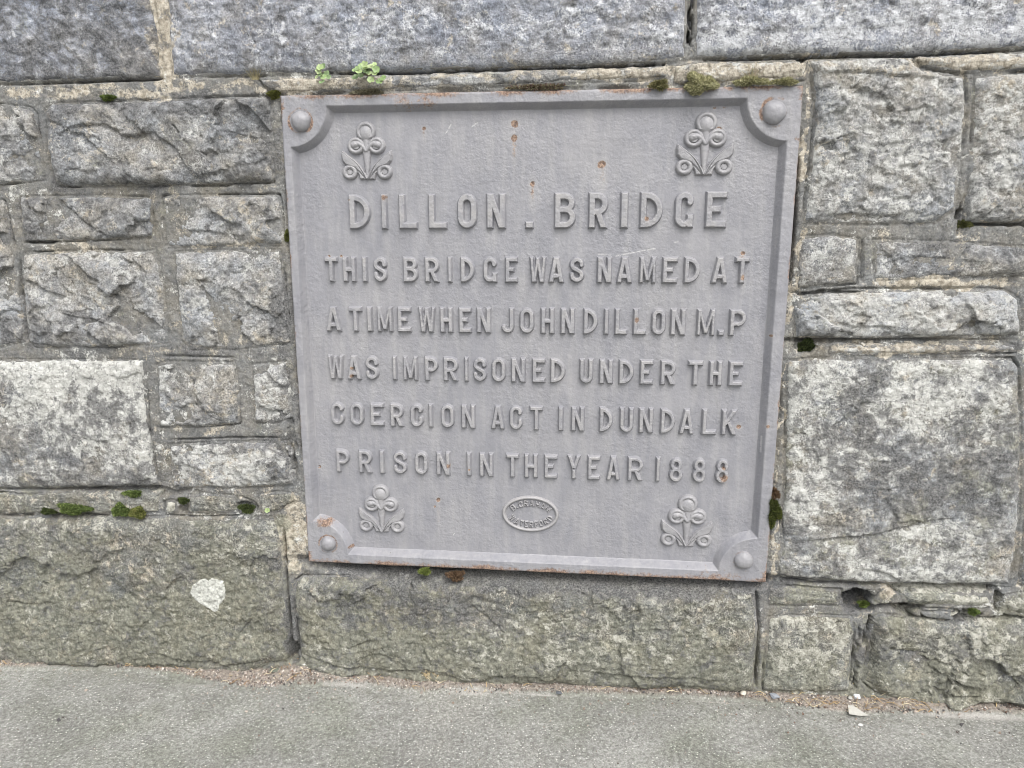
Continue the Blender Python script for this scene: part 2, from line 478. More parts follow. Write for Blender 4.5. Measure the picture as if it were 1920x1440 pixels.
# ------------------------------------------------------------------ weathering marks and some painted light and shade, given where they are on the wall
# (px, py, rx, ry, channel, amount): channel 0 white lichen and glare, 1 green algae, 2 cream, 3 black crust and shade
BLOBS = [
    # cream mortar of the coping joint and of the bed below the coping
    (303, 60, 13, 120, 2, 1.3), (150, 172, 190, 17, 2, .75), (420, 160, 120, 14, 2, .55), (560, 157, 60, 14, 2, .75), (700, 155, 60, 12, 2, .45), (1000, 138, 250, 10, 2, .4),
    (1180, 136, 75, 14, 2, .75), (1390, 136, 130, 20, 2, 1.0), (1640, 125, 120, 18, 2, .55), (1830, 118, 100, 16, 2, .9), (1510, 250, 14, 120, 2, .9),
    (1500, 480, 9, 60, 2, .8), (1765, 531, 130, 9, 2, 1.0), (1680, 655, 170, 10, 2, .7), (1462, 800, 9, 140, 2, .9), (1452, 1040, 10, 50, 2, .9),
    (548, 1010, 22, 60, 2, 1.05), (560, 960, 14, 30, 2, .7), (1480, 590, 9, 50, 2, .6), (1690, 660, 190, 10, 0, .3),
    (1665, 1118, 16, 18, 2, .9), (430, 458, 60, 7, 2, .5), (440, 875, 100, 30, 2, .35), (325, 955, 14, 14, 0, .7),
    # white lichen
    (150, 700, 150, 40, 0, 1.05), (40, 690, 60, 30, 0, .85), (230, 700, 50, 50, 0, 1.0), (284, 810, 13, 110, 0, 1.05), (190, 790, 100, 70, 0, .62), (90, 760, 60, 60, 0, .6),
    (1540, 730, 80, 50, 0, .6), (1710, 750, 90, 70, 0, .82), (1790, 700, 70, 40, 0, .65), (1520, 900, 70, 90, 0, .68), (1640, 860, 60, 60, 0, .5), (1770, 1020, 100, 45, 0, .6), (1570, 1045, 80, 36, 0, .5),
    (1700, 1085, 170, 16, 0, .8), (1860, 760, 50, 90, 0, .5), (1480, 760, 16, 90, 0, .8), (430, 880, 110, 45, 0, .45), (505, 730, 40, 70, 0, .4), (430, 560, 90, 70, 0, .2), (180, 540, 110, 60, 0, .2),
    (700, 1130, 130, 60, 1, .3), (1250, 1140, 140, 30, 0, .3), (600, 1100, 40, 20, 0, .45), (1000, 1190, 220, 40, 0, .25), (460, 1010, 80, 60, 0, .35), (300, 985, 200, 16, 0, .3), (90, 1000, 110, 30, 0, .15),
    (1350, 1130, 80, 60, 0, .35), (1520, 1200, 70, 60, 0, .3), (1800, 1190, 90, 40, 0, .3), (330, 1215, 22, 7, 0, .45), (1860, 1140, 40, 20, 0, .4), (1800, 1140, 60, 12, 0, .4),
    (1150, 45, 220, 60, 0, .28), (1600, 60, 300, 60, 0, .25), (700, 60, 260, 50, 0, .15),  # bloom over the coping, partly lens glare put into the colour
    (1640, 300, 160, 130, 0, .3), (1860, 260, 80, 140, 0, .28), (380, 270, 110, 50, 0, .2), (1700, 590, 190, 40, 0, .3), (1560, 480, 50, 30, 0, .2),
    # green algae near the damp foot of the wall
    (250, 1180, 350, 60, 1, .75), (460, 1100, 90, 110, 1, .5), (80, 1110, 120, 100, 1, .45), (200, 1080, 200, 80, 1, .3), (850, 1235, 350, 40, 1, 1.0), (640, 1150, 110, 70, 1, .45), (1200, 1250, 200, 40, 1, .95), (1150, 1190, 250, 60, 1, .4),
    (1500, 1260, 90, 40, 1, .8), (1750, 1290, 180, 40, 1, .85), (1700, 1200, 120, 60, 1, .35), (1860, 1230, 60, 60, 1, .5), (1800, 960, 120, 70, 1, .35), (1740, 1120, 60, 20, 1, .5), (1900, 1140, 40, 30, 1, .6), (1620, 1040, 120, 50, 1, .25),
    (900, 1076, 340, 10, 1, .5), (40, 900, 60, 60, 1, .35), (1540, 1125, 100, 22, 1, .35), (525, 985, 18, 18, 1, .8),
    # black crust, a darkened hole, and shade painted under the plaque
    (150, 50, 170, 100, 3, .22), (700, 90, 400, 14, 3, .12), (120, 130, 200, 25, 3, .3), (480, 120, 150, 20, 3, .25), (300, 200, 230, 22, 3, .6), (90, 215, 20, 60, 3, .5), (510, 250, 14, 90, 3, .55), (480, 300, 60, 60, 3, .25), (200, 380, 200, 14, 3, .35), (180, 340, 90, 24, 3, .3),
    (40, 440, 60, 20, 3, .4), (110, 620, 130, 30, 3, .5), (380, 640, 60, 30, 3, .3), (530, 600, 14, 70, 3, .7), (150, 880, 190, 40, 3, .45), (170, 790, 90, 50, 3, .5), (1600, 800, 60, 110, 3, .3), (1680, 900, 60, 60, 3, .4), (60, 840, 60, 50, 3, .45), (530, 860, 20, 60, 3, .5), (440, 830, 110, 12, 3, .5),
    (760, 1125, 150, 45, 3, .5), (1605, 1125, 32, 22, 3, 1.4), (640, 1062, 80, 8, 3, .8), (1000, 1076, 440, 11, 3, 1.3), (1840, 900, 90, 80, 3, .45), (1730, 920, 60, 50, 3, .35), (1780, 470, 140, 20, 3, .35), (1700, 500, 80, 20, 3, .25),  # long strip below the plaque: its contact shadow put into the colour
    (1760, 400, 80, 30, 3, .18), (1540, 260, 20, 100, 3, .3), (548, 1190, 10, 60, 3, 1.2), (1560, 620, 60, 12, 3, .3), (1830, 655, 90, 10, 3, .5), (350, 660, 200, 12, 3, .4), (250, 354, 250, 8, 3, .4), (230, 810, 60, 60, 3, .3), (545, 700, 12, 200, 3, .5), (1640, 1250, 40, 70, 3, .2),
    (1530, 1100, 80, 6, 3, .4), (880, 165, 200, 6, 3, .3), (350, 178, 60, 9, 3, .5), (120, 160, 120, 6, 3, .25),
]
_bx, _bz = wp([b[0] for b in BLOBS], [b[1] for b in BLOBS])
_bx1, _bz1 = wp([b[0] + b[2] for b in BLOBS], [b[1] - b[3] for b in BLOBS])
BL = [(_bx[i], _bz[i], abs(_bx1[i] - _bx[i]), abs(_bz1[i] - _bz[i]), BLOBS[i][4], BLOBS[i][5]) for i in range(len(BLOBS))]


def wall_mask(x, z, seed, base=(0, 0, 0, 0)):
    m = np.zeros(x.shape + (4,))
    wx = x + .03 * fbm(x * 16, z * 16, 501, 4, .6); wz = z + .02 * fbm(x * 16 + 40, z * 16, 502, 4, .6)
    lo, hi, zlo, zhi = x.min() - .1, x.max() + .1, z.min() - .1, z.max() + .1
    for bx, bz, rx, rz, c, a in BL:
        if bx + 1.6 * rx < lo or bx - 1.6 * rx > hi or bz + 1.6 * rz < zlo or bz - 1.6 * rz > zhi: continue
        d = ((wx - bx) / rx) ** 2 + ((wz - bz) / rz) ** 2
        m[..., c] = np.maximum(m[..., c], a * np.clip(1.35 - d * .75, 0, 1))
    n = fbm(x * 9, z * 9, seed + 60, 4, .6)
    for c in range(4):
        m[..., c] += base[c] + (.12 * fbm(x * 7, z * 7, seed + 70 + c, 4, .6) if base[c] > 0 else 0)
    return np.clip(m, 0, 1.4)


# ------------------------------------------------------------------ the wall
wall = thing("stone_wall", "grey stone bridge parapet of squared rough blocks with long flat coping", "wall", (0, 0.2, 0))

# name, outline in photo pixels, kind, proud, options
S = []


def st(poly, kind="rock", proud=.012, name="stone_block", label=None, mat=None, base=(0, 0, 0, 0), **kw):
    S.append(dict(poly=poly, kind=kind, proud=proud, name=name, label=label, mat=mat, base=base, kw=kw))


# coping
st([(-420, -110), (284, -110), (284, 0), (300, 70), (302, 145), (235, 148), (100, 153), (0, 157), (-420, 172)], "coping", .010, "coping_stone", "dark coping block at the left end", M_COPING, (-.1, 0, 0, .46))
st([(309, -110), (1288, -110), (1289, 110), (1257, 117), (933, 128), (640, 138), (470, 141), (320, 145), (313, 60)], "coping", .012, "coping_stone", "long middle coping block", M_COPING, (.08, 0, 0, .12))
st([(1303, -110), (2300, -110), (2300, 72), (1920, 91), (1720, 100), (1520, 105), (1301, 110)], "coping", .012, "coping_stone", "pale coping block at the right end", M_COPING, (.42, 0, 0, 0))  # high pale base here partly stands in for lens glare
# thin levelling pieces under the coping
st([(478, 144), (640, 140), (940, 130), (1253, 121), (1256, 148), (900, 163), (640, 172), (530, 176), (505, 176)], "slab", .003, "levelling_slab", None, M_STONE, (.1, .05, .25, .1))
st([(1260, 119), (1300, 113), (1505, 110), (1513, 128), (1509, 150), (1400, 156), (1262, 158)], "slab", .006, "levelling_slab", None, M_STONE, (.15, .08, .5, 0))
st([(1716, 108), (1725, 103), (1920, 94), (2200, 84), (2200, 124), (1920, 131), (1822, 136), (1760, 130), (1735, 124)], "slab", .006, "levelling_slab", None, M_STONE, (.2, 0, .45, 0))
# left of the plaque
st([(-200, 205), (0, 194), (54, 200), (66, 212), (76, 285), (79, 338), (0, 346), (-200, 350)], "rock", .014, base=(.1, 0, 0, .1))
st([(82, 207), (96, 193), (300, 186), (494, 178), (507, 188), (511, 262), (512, 342), (350, 347), (200, 350), (102, 350), (88, 280)], "rock", .022, label="widest rock-faced block, at the upper left", base=(.0, 0, 0, .1))
st([(34, 369), (150, 366), (281, 369), (285, 410), (288, 446), (120, 453), (44, 453), (36, 420)], "rock", .012, base=(.0, 0, 0, .15))
st([(302, 367), (420, 365), (522, 364), (528, 400), (530, 461), (420, 463), (314, 465), (306, 420)], "rock", .012, base=(.0, 0, .1, .1))
st([(-160, 372), (4, 374), (14, 420), (24, 470), (33, 520), (46, 640), (0, 652), (-160, 655)], "rock", .010, base=(.05, 0, 0, .1))
st([(42, 474), (170, 469), (290, 470), (298, 500), (309, 580), (314, 644), (200, 652), (64, 652), (50, 640), (42, 560)], "rock", .016, base=(.1, 0, 0, .1))
st([(324, 472), (430, 468), (524, 468), (532, 520), (541, 600), (545, 645), (440, 656), (356, 656), (338, 636), (331, 560)], "rock", .014, base=(.14, 0, 0, .05))
st([(-240, 676), (0, 675), (130, 674), (269, 675), (273, 740), (282, 830), (293, 890), (300, 912), (180, 916), (0, 917), (-240, 918)], "flat", .012, label="block patched with white lichen", mat=M_STONE_CRUST, base=(.2, 0, 0, .1))
st([(292, 684), (310, 678), (440, 680), (446, 720), (448, 796), (380, 802), (298, 802), (293, 740)], "rock", .010, base=(.15, 0, 0, .05))
st([(471, 684), (536, 678), (542, 720), (546, 786), (510, 795), (477, 794)], "rock", .010, base=(.25, 0, .05, .05))
st([(316, 834), (400, 829), (536, 827), (546, 850), (551, 912), (430, 917), (322, 915), (318, 880)], "rock", .010, base=(.25, 0, .15, .05))
st([(-240, 926), (0, 924), (60, 930), (90, 921), (298, 921), (300, 940), (298, 962), (180, 965), (60, 966), (-240, 966)], "slab", .002, "pinning_stone", None, M_STONE_BASE, (.2, .1, 0, .0))
st([(308, 941), (320, 938), (329, 942), (333, 962), (318, 966), (306, 962)], "slab", .002, "pinning_stone", None, M_STONE_BASE, (.45, .1, .2, 0))
st([(350, 930), (380, 926), (440, 930), (447, 946), (446, 962), (400, 964), (350, 963)], "slab", .004, "pinning_stone", None, M_STONE_BASE, (.15, .05, 0, .1))
st([(484, 928), (520, 922), (556, 926), (560, 940), (520, 962), (487, 964)], "slab", .002, "pinning_stone", None, M_STONE_BASE, (.25, .2, 0, .2))
st([(-380, 970), (0, 970), (160, 968), (300, 970), (420, 974), (514, 969), (521, 990), (529, 1040), (534, 1100), (540, 1165), (543, 1205), (541, 1242), (505, 1246), (490, 1252), (460, 1275), (400, 1272), (330, 1258), (200, 1254), (0, 1250), (-380, 1254)],
   "base", .022, label="broad mossy foundation block with a white lichen spot", mat=M_STONE_BASE, base=(.0, .2, .12, .1))
# under the plaque
st([(553, 1088), (566, 1081), (640, 1080), (700, 1083), (840, 1090), (930, 1088), (1047, 1093), (1160, 1101), (1272, 1103), (1395, 1108), (1418, 1114), (1421, 1180), (1414, 1298), (1374, 1302), (1280, 1290), (1216, 1296), (1104, 1294), (1047, 1284), (1010, 1292), (905, 1286), (879, 1292), (747, 1282), (640, 1276), (600, 1270), (575, 1258), (562, 1225), (556, 1180), (549, 1110)],
   "base", .030, label="long foundation block directly under the plaque", mat=M_STONE_BASE, base=(.05, .2, .1, .15))
# right of the plaque
st([(1520, 112), (1560, 108), (1700, 106), (1714, 112), (1732, 128), (1770, 134), (1812, 141), (1815, 200), (1806, 280), (1794, 392), (1752, 420), (1600, 421), (1506, 418), (1507, 400), (1521, 290), (1528, 210)], "rockflat", .016, label="tall block beside the plaque's upper right corner", mat=M_STONE_GLARE, base=(.22, 0, .05, .0))
st([(1829, 142), (1920, 134), (2240, 126), (2240, 420), (1920, 418), (1808, 418), (1811, 370), (1822, 280)], "rockflat", .016, mat=M_STONE_GLARE, base=(.22, 0, .05, .0))
st([(1502, 443), (1560, 440), (1610, 446), (1612, 490), (1608, 532), (1550, 537), (1493, 545), (1496, 490)], "flat", .008, base=(.2, .05, 0, .1))
st([(1637, 449), (1760, 452), (1920, 462), (2160, 466), (2160, 516), (1900, 518), (1760, 522), (1641, 527)], "rock", .010, base=(.12, 0, 0, .15))
st([(1489, 557), (1540, 550), (1640, 545), (1886, 543), (1914, 560), (1917, 600), (1914, 629), (1760, 634), (1600, 636), (1490, 634), (1488, 600)], "rock", .014, mat=M_STONE_GLARE, base=(.2, .05, 0, .05))
st([(1942, 540), (2180, 540), (2180, 632), (1940, 632)], "rock", .012, base=(.2, 0, 0, .1))
st([(1560, 650), (1640, 646), (1760, 644), (1886, 642), (1906, 648), (1908, 662), (1760, 666), (1600, 668), (1555, 664)], "slab", .004, "pinning_stone", None, M_STONE, (.1, 0, .35, .15))
st([(1476, 676), (1530, 671), (1613, 672), (1760, 672), (1900, 672), (1912, 690), (1916, 800), (1914, 960), (1904, 1050), (1894, 1096), (1760, 1098), (1655, 1095), (1542, 1090), (1458, 1082), (1456, 1060), (1466, 1030), (1464, 990), (1470, 900), (1474, 780)], "flat", .014, label="big square block blotched with pale lichen", mat=M_STONE_CRUST, base=(.05, .3, .1, .3))
st([(1928, 672), (2220, 672), (2220, 1100), (1912, 1098), (1916, 1050), (1924, 960)], "flat", .012, base=(.3, .2, 0, .15))
st([(1442, 1104), (1500, 1102), (1578, 1107), (1583, 1136), (1500, 1138), (1441, 1137)], "slab", .000, "pinning_stone", None, M_STONE_BASE, (.15, .2, .05, 0))
st([(1652, 1106), (1668, 1104), (1678, 1116), (1676, 1132), (1656, 1136), (1640, 1128)], "cobble", .008, "pinning_stone", None, M_STONE_BASE, (.1, .15, .5, 0))
st([(1684, 1112), (1720, 1102), (1800, 1108), (1860, 1112), (1869, 1128), (1862, 1142), (1810, 1144), (1740, 1142), (1700, 1136)], "cobble", .014, "pinning_stone", None, M_STONE_BASE, (.3, .25, .0, .0))
st([(1728, 1150), (1800, 1147), (1806, 1156), (1790, 1166), (1736, 1162)], "cobble", .008, "pinning_stone", None, M_STONE_BASE, (.15, .1, 0, .1))
st([(1880, 1118), (1920, 1112), (2080, 1112), (2080, 1160), (1910, 1160), (1884, 1152), (1874, 1136)], "cobble", .014, "pinning_stone", None, M_STONE_BASE, (.2, .4, 0, 0))
st([(1442, 1158), (1520, 1154), (1598, 1157), (1603, 1190), (1598, 1235), (1593, 1298), (1520, 1300), (1430, 1298), (1434, 1230)], "flat", .012, "stone_block", "small square block at the foot of the wall", M_STONE_BASE, (.3, .2, .05, 0))
st([(1634, 1162), (1650, 1152), (1720, 1160), (1790, 1170), (1850, 1160), (1920, 1162), (2240, 1164), (2240, 1340), (1917, 1330), (1880, 1322), (1835, 1326), (1782, 1338), (1734, 1332), (1692, 1315), (1645, 1302), (1618, 1280), (1626, 1230)],
   "crag", .030, label="craggy broken block at the lower right", mat=M_STONE_BASE, base=(.2, .2, .08, 0))

# ledges of broken faces: stone index by a point inside it, polyline in px, depth, reach
LEDGES = [
    ((300, 270), [(95, 262), (150, 235), (200, 232), (235, 255), (290, 247), (330, 275), (352, 310), (368, 331)], .010, .030),
    ((300, 270), [(355, 335), (400, 325), (432, 316)], .012, .02),
    ((300, 270), [(230, 290), (240, 320), (262, 338)], .007, .03),
    ((300, 270), [(420, 240), (460, 255), (500, 258)], .006, .02),
    ((150, 410), [(60, 425), (90, 412), (115, 400)], .007, .02),
    ((420, 420), [(320, 430), (390, 432), (470, 445)], .006, .02),
    ((180, 560), [(110, 580), (150, 595), (190, 600), (205, 604)], .008, .03),
    ((430, 560), [(365, 500), (385, 540), (400, 565), (430, 620), (445, 645)], .006, .03),
    ((370, 740), [(330, 768), (360, 755), (400, 770), (440, 775)], .005, .02),
    ((1640, 880), [(1462, 1014), (1560, 1008), (1640, 1000), (1690, 988), (1740, 975), (1810, 968)], .008, .02),
    ((1640, 1075), [(1600, 1062), (1660, 1072), (1690, 1090), (1760, 1096)], .01, .02),
    ((1760, 1240), [(1672, 1208), (1690, 1216), (1735, 1224), (1742, 1250), (1770, 1262)], .010, .035),
    ((1760, 1240), [(1690, 1262), (1706, 1272), (1735, 1264), (1780, 1258)], .022, .03),
    ((1760, 1240), [(1775, 1262), (1800, 1278), (1842, 1282), (1880, 1262), (1960, 1248)], .022, .04),
    ((1760, 1240), [(1740, 1285), (1790, 1300), (1840, 1300)], .012, .03),
    ((900, 1180), [(655, 1212), (690, 1198), (710, 1196)], .008, .02),
    ((900, 1180), [(560, 1222), (640, 1246), (740, 1254), (800, 1250), (850, 1262), (890, 1276)], .014, .025),
    ((900, 1180), [(895, 1278), (920, 1262), (1000, 1262), (1040, 1275), (1056, 1235), (1080, 1230)], .012, .03),
    ((900, 1180), [(1060, 1250), (1160, 1262), (1280, 1262), (1380, 1276)], .010, .03),
    ((900, 1180), [(880, 1128), (910, 1150), (945, 1180)], .008, .015),
    ((200, 1100), [(290, 1222), (340, 1232), (430, 1244), (520, 1230)], .010, .03),
    ((200, 1100), [(0, 1122), (60, 1128), (120, 1126)], .006, .02),
    ((200, 1100), [(440, 1200), (470, 1160), (480, 1120)], .007, .03),
    ((1640, 300), [(1530, 275), (1562, 262), (1566, 285)], .012, .02),
    ((1640, 300), [(1530, 405), (1600, 398), (1640, 405), (1700, 402)], .008, .02),
    ((1640, 300), [(1520, 138), (1600, 134), (1700, 142), (1800, 150)], .007, .015),
    ((1700, 590), [(1560, 600), (1600, 612), (1640, 610), (1720, 618)], .006, .02),
    ((1800, 490), [(1640, 500), (1700, 480), (1780, 485), (1880, 495)], .005, .02),
]
RES = .0026
for s in S:
    px = np.array(s["poly"], float)
    x, z = wp(px[:, 0], px[:, 1])
    s["P"] = np.stack([x, z], -1)
    if s["kind"] == "coping":                # the coping runs on over the whole wall
        s["P"][px[:, 0] < -400, 0] = -2.76; s["P"][px[:, 0] > 2200, 0] = 2.36


def inside(P, x, z):
    return poly_sdf(np.array([x]), np.array([z]), P)[0] < 0


for (ip, line, dep, reach) in LEDGES:
    x, z = wp(*ip)
    for s in S:
        if inside(s["P"], float(x), float(z)):
            lx, lz = wp([p[0] for p in line], [p[1] for p in line])
            s.setdefault("ledges", []).append((np.stack([lx, lz], -1), dep, reach))

# blocks beyond both sides of the photograph, so the wall runs on
def side_course(x0, x1, zs, breaks, seed):
    for i in range(len(zs) - 1):
        e = [x0] + breaks[i] + [x1]
        for a, b in zip(e[:-1], e[1:]):
            P = np.array([(a + .012, zs[i + 1] - .012), (b - .012, zs[i + 1] - .012), (b - .012, zs[i] + .012), (a + .012, zs[i] + .012)])
            S.append(dict(P=P, kind="rock" if i else "base", proud=.014, name="stone_block", label=None, mat=M_STONE if i else M_STONE_BASE, base=(.15, .05, 0, .1), kw={}))


XL = [wp(-400, y)[0] for y in (700,)][0]
side_course(-2.75, float(wp(-395, 1100)[0]), [.0, .46], [[-2.3]], 1)
side_course(-2.75, float(wp(-255, 800)[0]), [.46, .80], [[-2.2]], 2)
side_course(-2.75, float(wp(-215, 500)[0]), [.80, 1.16], [[-2.05]], 3)
side_course(-2.75, float(wp(-215, 260)[0]), [1.16, 1.41], [[-2.25]], 4)
side_course(float(wp(2260, 1200)[0]), 2.35, [.0, .27], [[2.0]], 5)
side_course(float(wp(2250, 800)[0]), 2.35, [.27, .78], [[1.9]], 6)
side_course(float(wp(2255, 560)[0]), 2.35, [.78, 1.02], [[1.95]], 7)
side_course(float(wp(2255, 300)[0]), 2.35, [1.02, 1.44], [[1.85]], 8)

COPE_TOP = 1.74
for si, s in enumerate(S):
    P = s["P"]; kind = s["kind"]; seed = 100 + si * 13
    lo = P.min(0) - .014; hi = P.max(0) + .014
    nx = int((hi[0] - lo[0]) / RES) + 2; nz = int((hi[1] - lo[1]) / RES) + 2
    gx, gzz = np.meshgrid(np.linspace(lo[0], hi[0], nx), np.linspace(lo[1], hi[1], nz))
    am = {"coping": .004, "slab": .005, "cobble": .004}.get(kind, .006)
    wx = gx + am * fbm(gx * 28, gzz * 28, seed + 1, 4, .6); wz = gzz + am * fbm(gx * 28, gzz * 28, seed + 2, 4, .6)
    d = -poly_sdf(wx, wz, P)
    din = np.clip(d, 0, None)
    r = {"coping": .010, "slab": .008, "cobble": .026, "flat": .007, "rockflat": .008, "base": .010, "crag": .014}.get(kind, .0075)
    r = r * (1 + .5 * fbm(gx * 14, gzz * 14, seed + 3, 3))
    e = np.clip(din / r, 0, 1); e = np.sqrt(np.clip(1 - (1 - e) ** 2, 0, 1))
    inner = sstep(.2, 1.6, din / r)
    fine = fbm(gx * 60, gzz * 60, seed + 4, 4, .62)
    fine2 = fbm(gx * 190, gzz * 190, seed + 14, 3, .6)
    big = fbm(gx * 7, gzz * 7, seed + 5, 3)
    if kind == "coping":
        # dimpled face above a smooth drafted margin
        zb = np.interp(gx, *wp(np.array([-420, 0, 280, 340, 640, 1280, 1320, 1920, 2300.]), np.array([134, 124, 117, 112, 106, 82, 70, 42, 25.])))
        up = sstep(-.004, .012, gzz - zb + .004 * fbm(gx * 30, gzz * 30, seed + 6, 3))
        dim = fbm(gx * 34 + gzz * 10, gzz * 42 - gx * 6, seed + 7, 3, .55)
        rel = up * (.0075 * dim + .003 * fine + .003) + (1 - up) * .0012 * fine + .004 * big + .0007 * fine2
    elif kind == "slab":
        lam = fbm(gx * 9, gzz * 150, seed + 8, 3, .6)
        rel = .004 * fine + .0035 * lam + .003 * big + .0009 * fine2
    elif kind == "cobble":
        rel = .004 * fine + .006 * big + .0008 * fine2
    elif kind == "flat":
        rel = .006 * big + .0042 * fine + .25 * facets(gx, gzz, seed + 9, .10, .10, .010) + .0012 * fine2
    elif kind == "rockflat":
        rel = .008 * big + .006 * fine + .5 * facets(gx, gzz, seed + 9, .09, .14, .010) + .4 * facets(gx, gzz * 1.4, seed + 19, .03, .25, .006) + .3 * facets(gx, gzz, seed + 29, .013, .35, .003) + .0014 * fine2
    elif kind == "base":
        rel = .009 * big + .005 * fine + .45 * facets(gx, gzz, seed + 9, .13, .12, .012) + .3 * facets(gx, gzz, seed + 19, .04, .18, .006) + .25 * facets(gx, gzz, seed + 29, .014, .35, .003) + .0016 * fine2
    elif kind == "crag":
        rel = .014 * big + .006 * fine + .8 * facets(gx, gzz, seed + 9, .14, .3, .016) + .4 * facets(gx, gzz, seed + 19, .045, .25, .008) + .0014 * fine2
    else:
        rel = .007 * big + .003 * fine + .8 * facets(gx + .5 * gzz, gzz, seed + 9, .10, .26, .010) + .36 * facets(gx - .4 * gzz, gzz * 1.3, seed + 19, .038, .28, .005) + .3 * facets(gx, gzz, seed + 29, .014, .35, .003) + .0012 * fine2
    for line, dep, reach in s.get("ledges", []):
        wx2 = gx + .004 * fbm(gx * 60, gzz * 60, seed + 33, 4, .65); wz2 = gzz + .004 * fbm(gx * 60, gzz * 60, seed + 34, 4, .65)
        sdl, fade = polyline_sd(wx2, wz2, line)
        below = np.clip(sdl, 0, None)
        rel = rel - dep * fade * sstep(-.0012, .0022, sdl) * np.exp(-below / reach)
    broad = sstep(-.004, .030, din)
    h = -.024 + .0205 * e + (.0035 + .55 * rel) * inner + (s["proud"] * .48 + .45 * rel) * broad
    h = np.where(d < 0, -.026 + d * 1.5, h)
    keep = d > -.009
    V = np.stack([gx, -h, gzz], -1).reshape(-1, 3)
    F = grid_faces(nx, nz, keep)
    mk = wall_mask(gx, gzz, seed, s["base"]).reshape(-1, 4)
    if kind not in ("slab", "cobble"): mk[:, 2] *= .45 if kind == "coping" else .7
    V, F, mk = compact(V, F, mk)
    faces = [F]
    if kind == "coping":
        bv, bf = box_vf(P[:, 0].min() + .012, P[:, 0].max() - .012, .012, .44, P[:, 1].min() + .02, P[:, 1].max() - .006)
        faces.append(bf + len(V)); V = np.vstack([V, bv]); mk = np.vstack([mk, np.zeros((8, 4))])
    o = mesh_obj(s["name"], V, faces, s["mat"] or M_STONE, wall, {"mask": mk})
    if kind == "coping":
        n = len(o.data.polygons); o.data.polygons.foreach_set("use_smooth", np.array([True] * (n - 6) + [False] * 6))
    if s["label"]: o["label"] = s["label"]

# mortar: one sheet with pointing, cracks and cavities, and the core of the wall behind it
WX0, WX1 = -2.78, 2.38
xs = np.concatenate([np.arange(WX0, -1.5, .012), np.arange(-1.5, 1.26, .0026), np.arange(1.26, WX1 + .012, .012)])
zs = np.concatenate([np.arange(-.08, 1.50, .0026), np.arange(1.50, 1.66, .01)])
gx, gzz = np.meshgrid(xs, zs)
dm = np.full(gx.shape, .2)
for s in S:
    P = s["P"]; lo = P.min(0) - .05; hi = P.max(0) + .05
    ix = np.where((xs > lo[0]) & (xs < hi[0]))[0]; iz = np.where((zs > lo[1]) & (zs < hi[1]))[0]
    if not len(ix) or not len(iz): continue
    sl = np.ix_(iz, ix)
    dm[sl] = np.minimum(dm[sl], poly_sdf(gx[sl], gzz[sl], P))
fine = fbm(gx * 70, gzz * 70, 31, 4, .6); big = fbm(gx * 9, gzz * 9, 33, 3)
grain = fbm(gx * 260, gzz * 260, 37, 2, .6)
h = -.0038 + .003 * fine + .004 * big + .0014 * grain
crackn = fbm(gx * 8, gzz * 8, 41, 4, .55)
groove = .25 + .75 * sstep(.05, .35, crackn)
cd = dm + .002 * fbm(gx * 45, gzz * 45, 43, 3, .6)
h -= .013 * groove * np.exp(-((cd - .0006) / .0017) ** 2)
# laminated bed under the coping and the joints that have lost their mortar
CAVS = [(1608, 1122, 30, 15, .045), (1612, 1142, 34, 7, .035), (1702, 1143, 30, 8, .05), (1690, 1108, 14, 7, .04), (1780, 1104, 90, 4, .03), (1812, 1156, 28, 9, .035), (1873, 1126, 7, 14, .04), (1842, 1168, 22, 6, .045), (1900, 1163, 40, 5, .035), (1720, 1167, 60, 4, .025), (1676, 1103, 10, 5, .03), (1632, 1172, 5, 20, .02),
        (1514, 650, 22, 14, .018), (1502, 108, 14, 6, .03), (1710, 105, 10, 5, .03), (548, 1225, 9, 22, .03), (512, 1225, 12, 14, .03), (1000, 1073, 440, 9, .040), (1296, 20, 6, 60, .04), (463, 953, 18, 10, .02), (338, 950, 6, 14, .02), (1700, 100, 190, 4, .02), (1100, 122, 190, 4, .03),
        (140, 968, 60, 4, .02), (1604, 1282, 4, 14, .02), (1607, 1230, 3, 60, .012), (700, 134, 120, 4, .02), (250, 920, 120, 4, .014), (545, 840, 4, 60, .012), (1560, 640, 120, 4, .016), (1560, 549, 90, 3, .014), (1920, 420, 100, 4, .014), (1800, 407, 6, 30, .02)]
cwx = .016 * fbm(gx * 34, gzz * 34, 45, 5, .6); cwz = .012 * fbm(gx * 34, gzz * 34, 47, 5, .6)
for (px, py, rx, ry, dep) in CAVS:
    cx, cz = wp(px, py); cx1, cz1 = wp(px + rx, py - ry)
    q = ((gx + cwx - cx) / (cx1 - cx)) ** 2 + ((gzz + cwz - cz) / (cz1 - cz)) ** 2
    h -= dep * (1.7 if dep >= .03 else 1.) * sstep(0, 1, np.clip(1.4 - q, 0, 1))
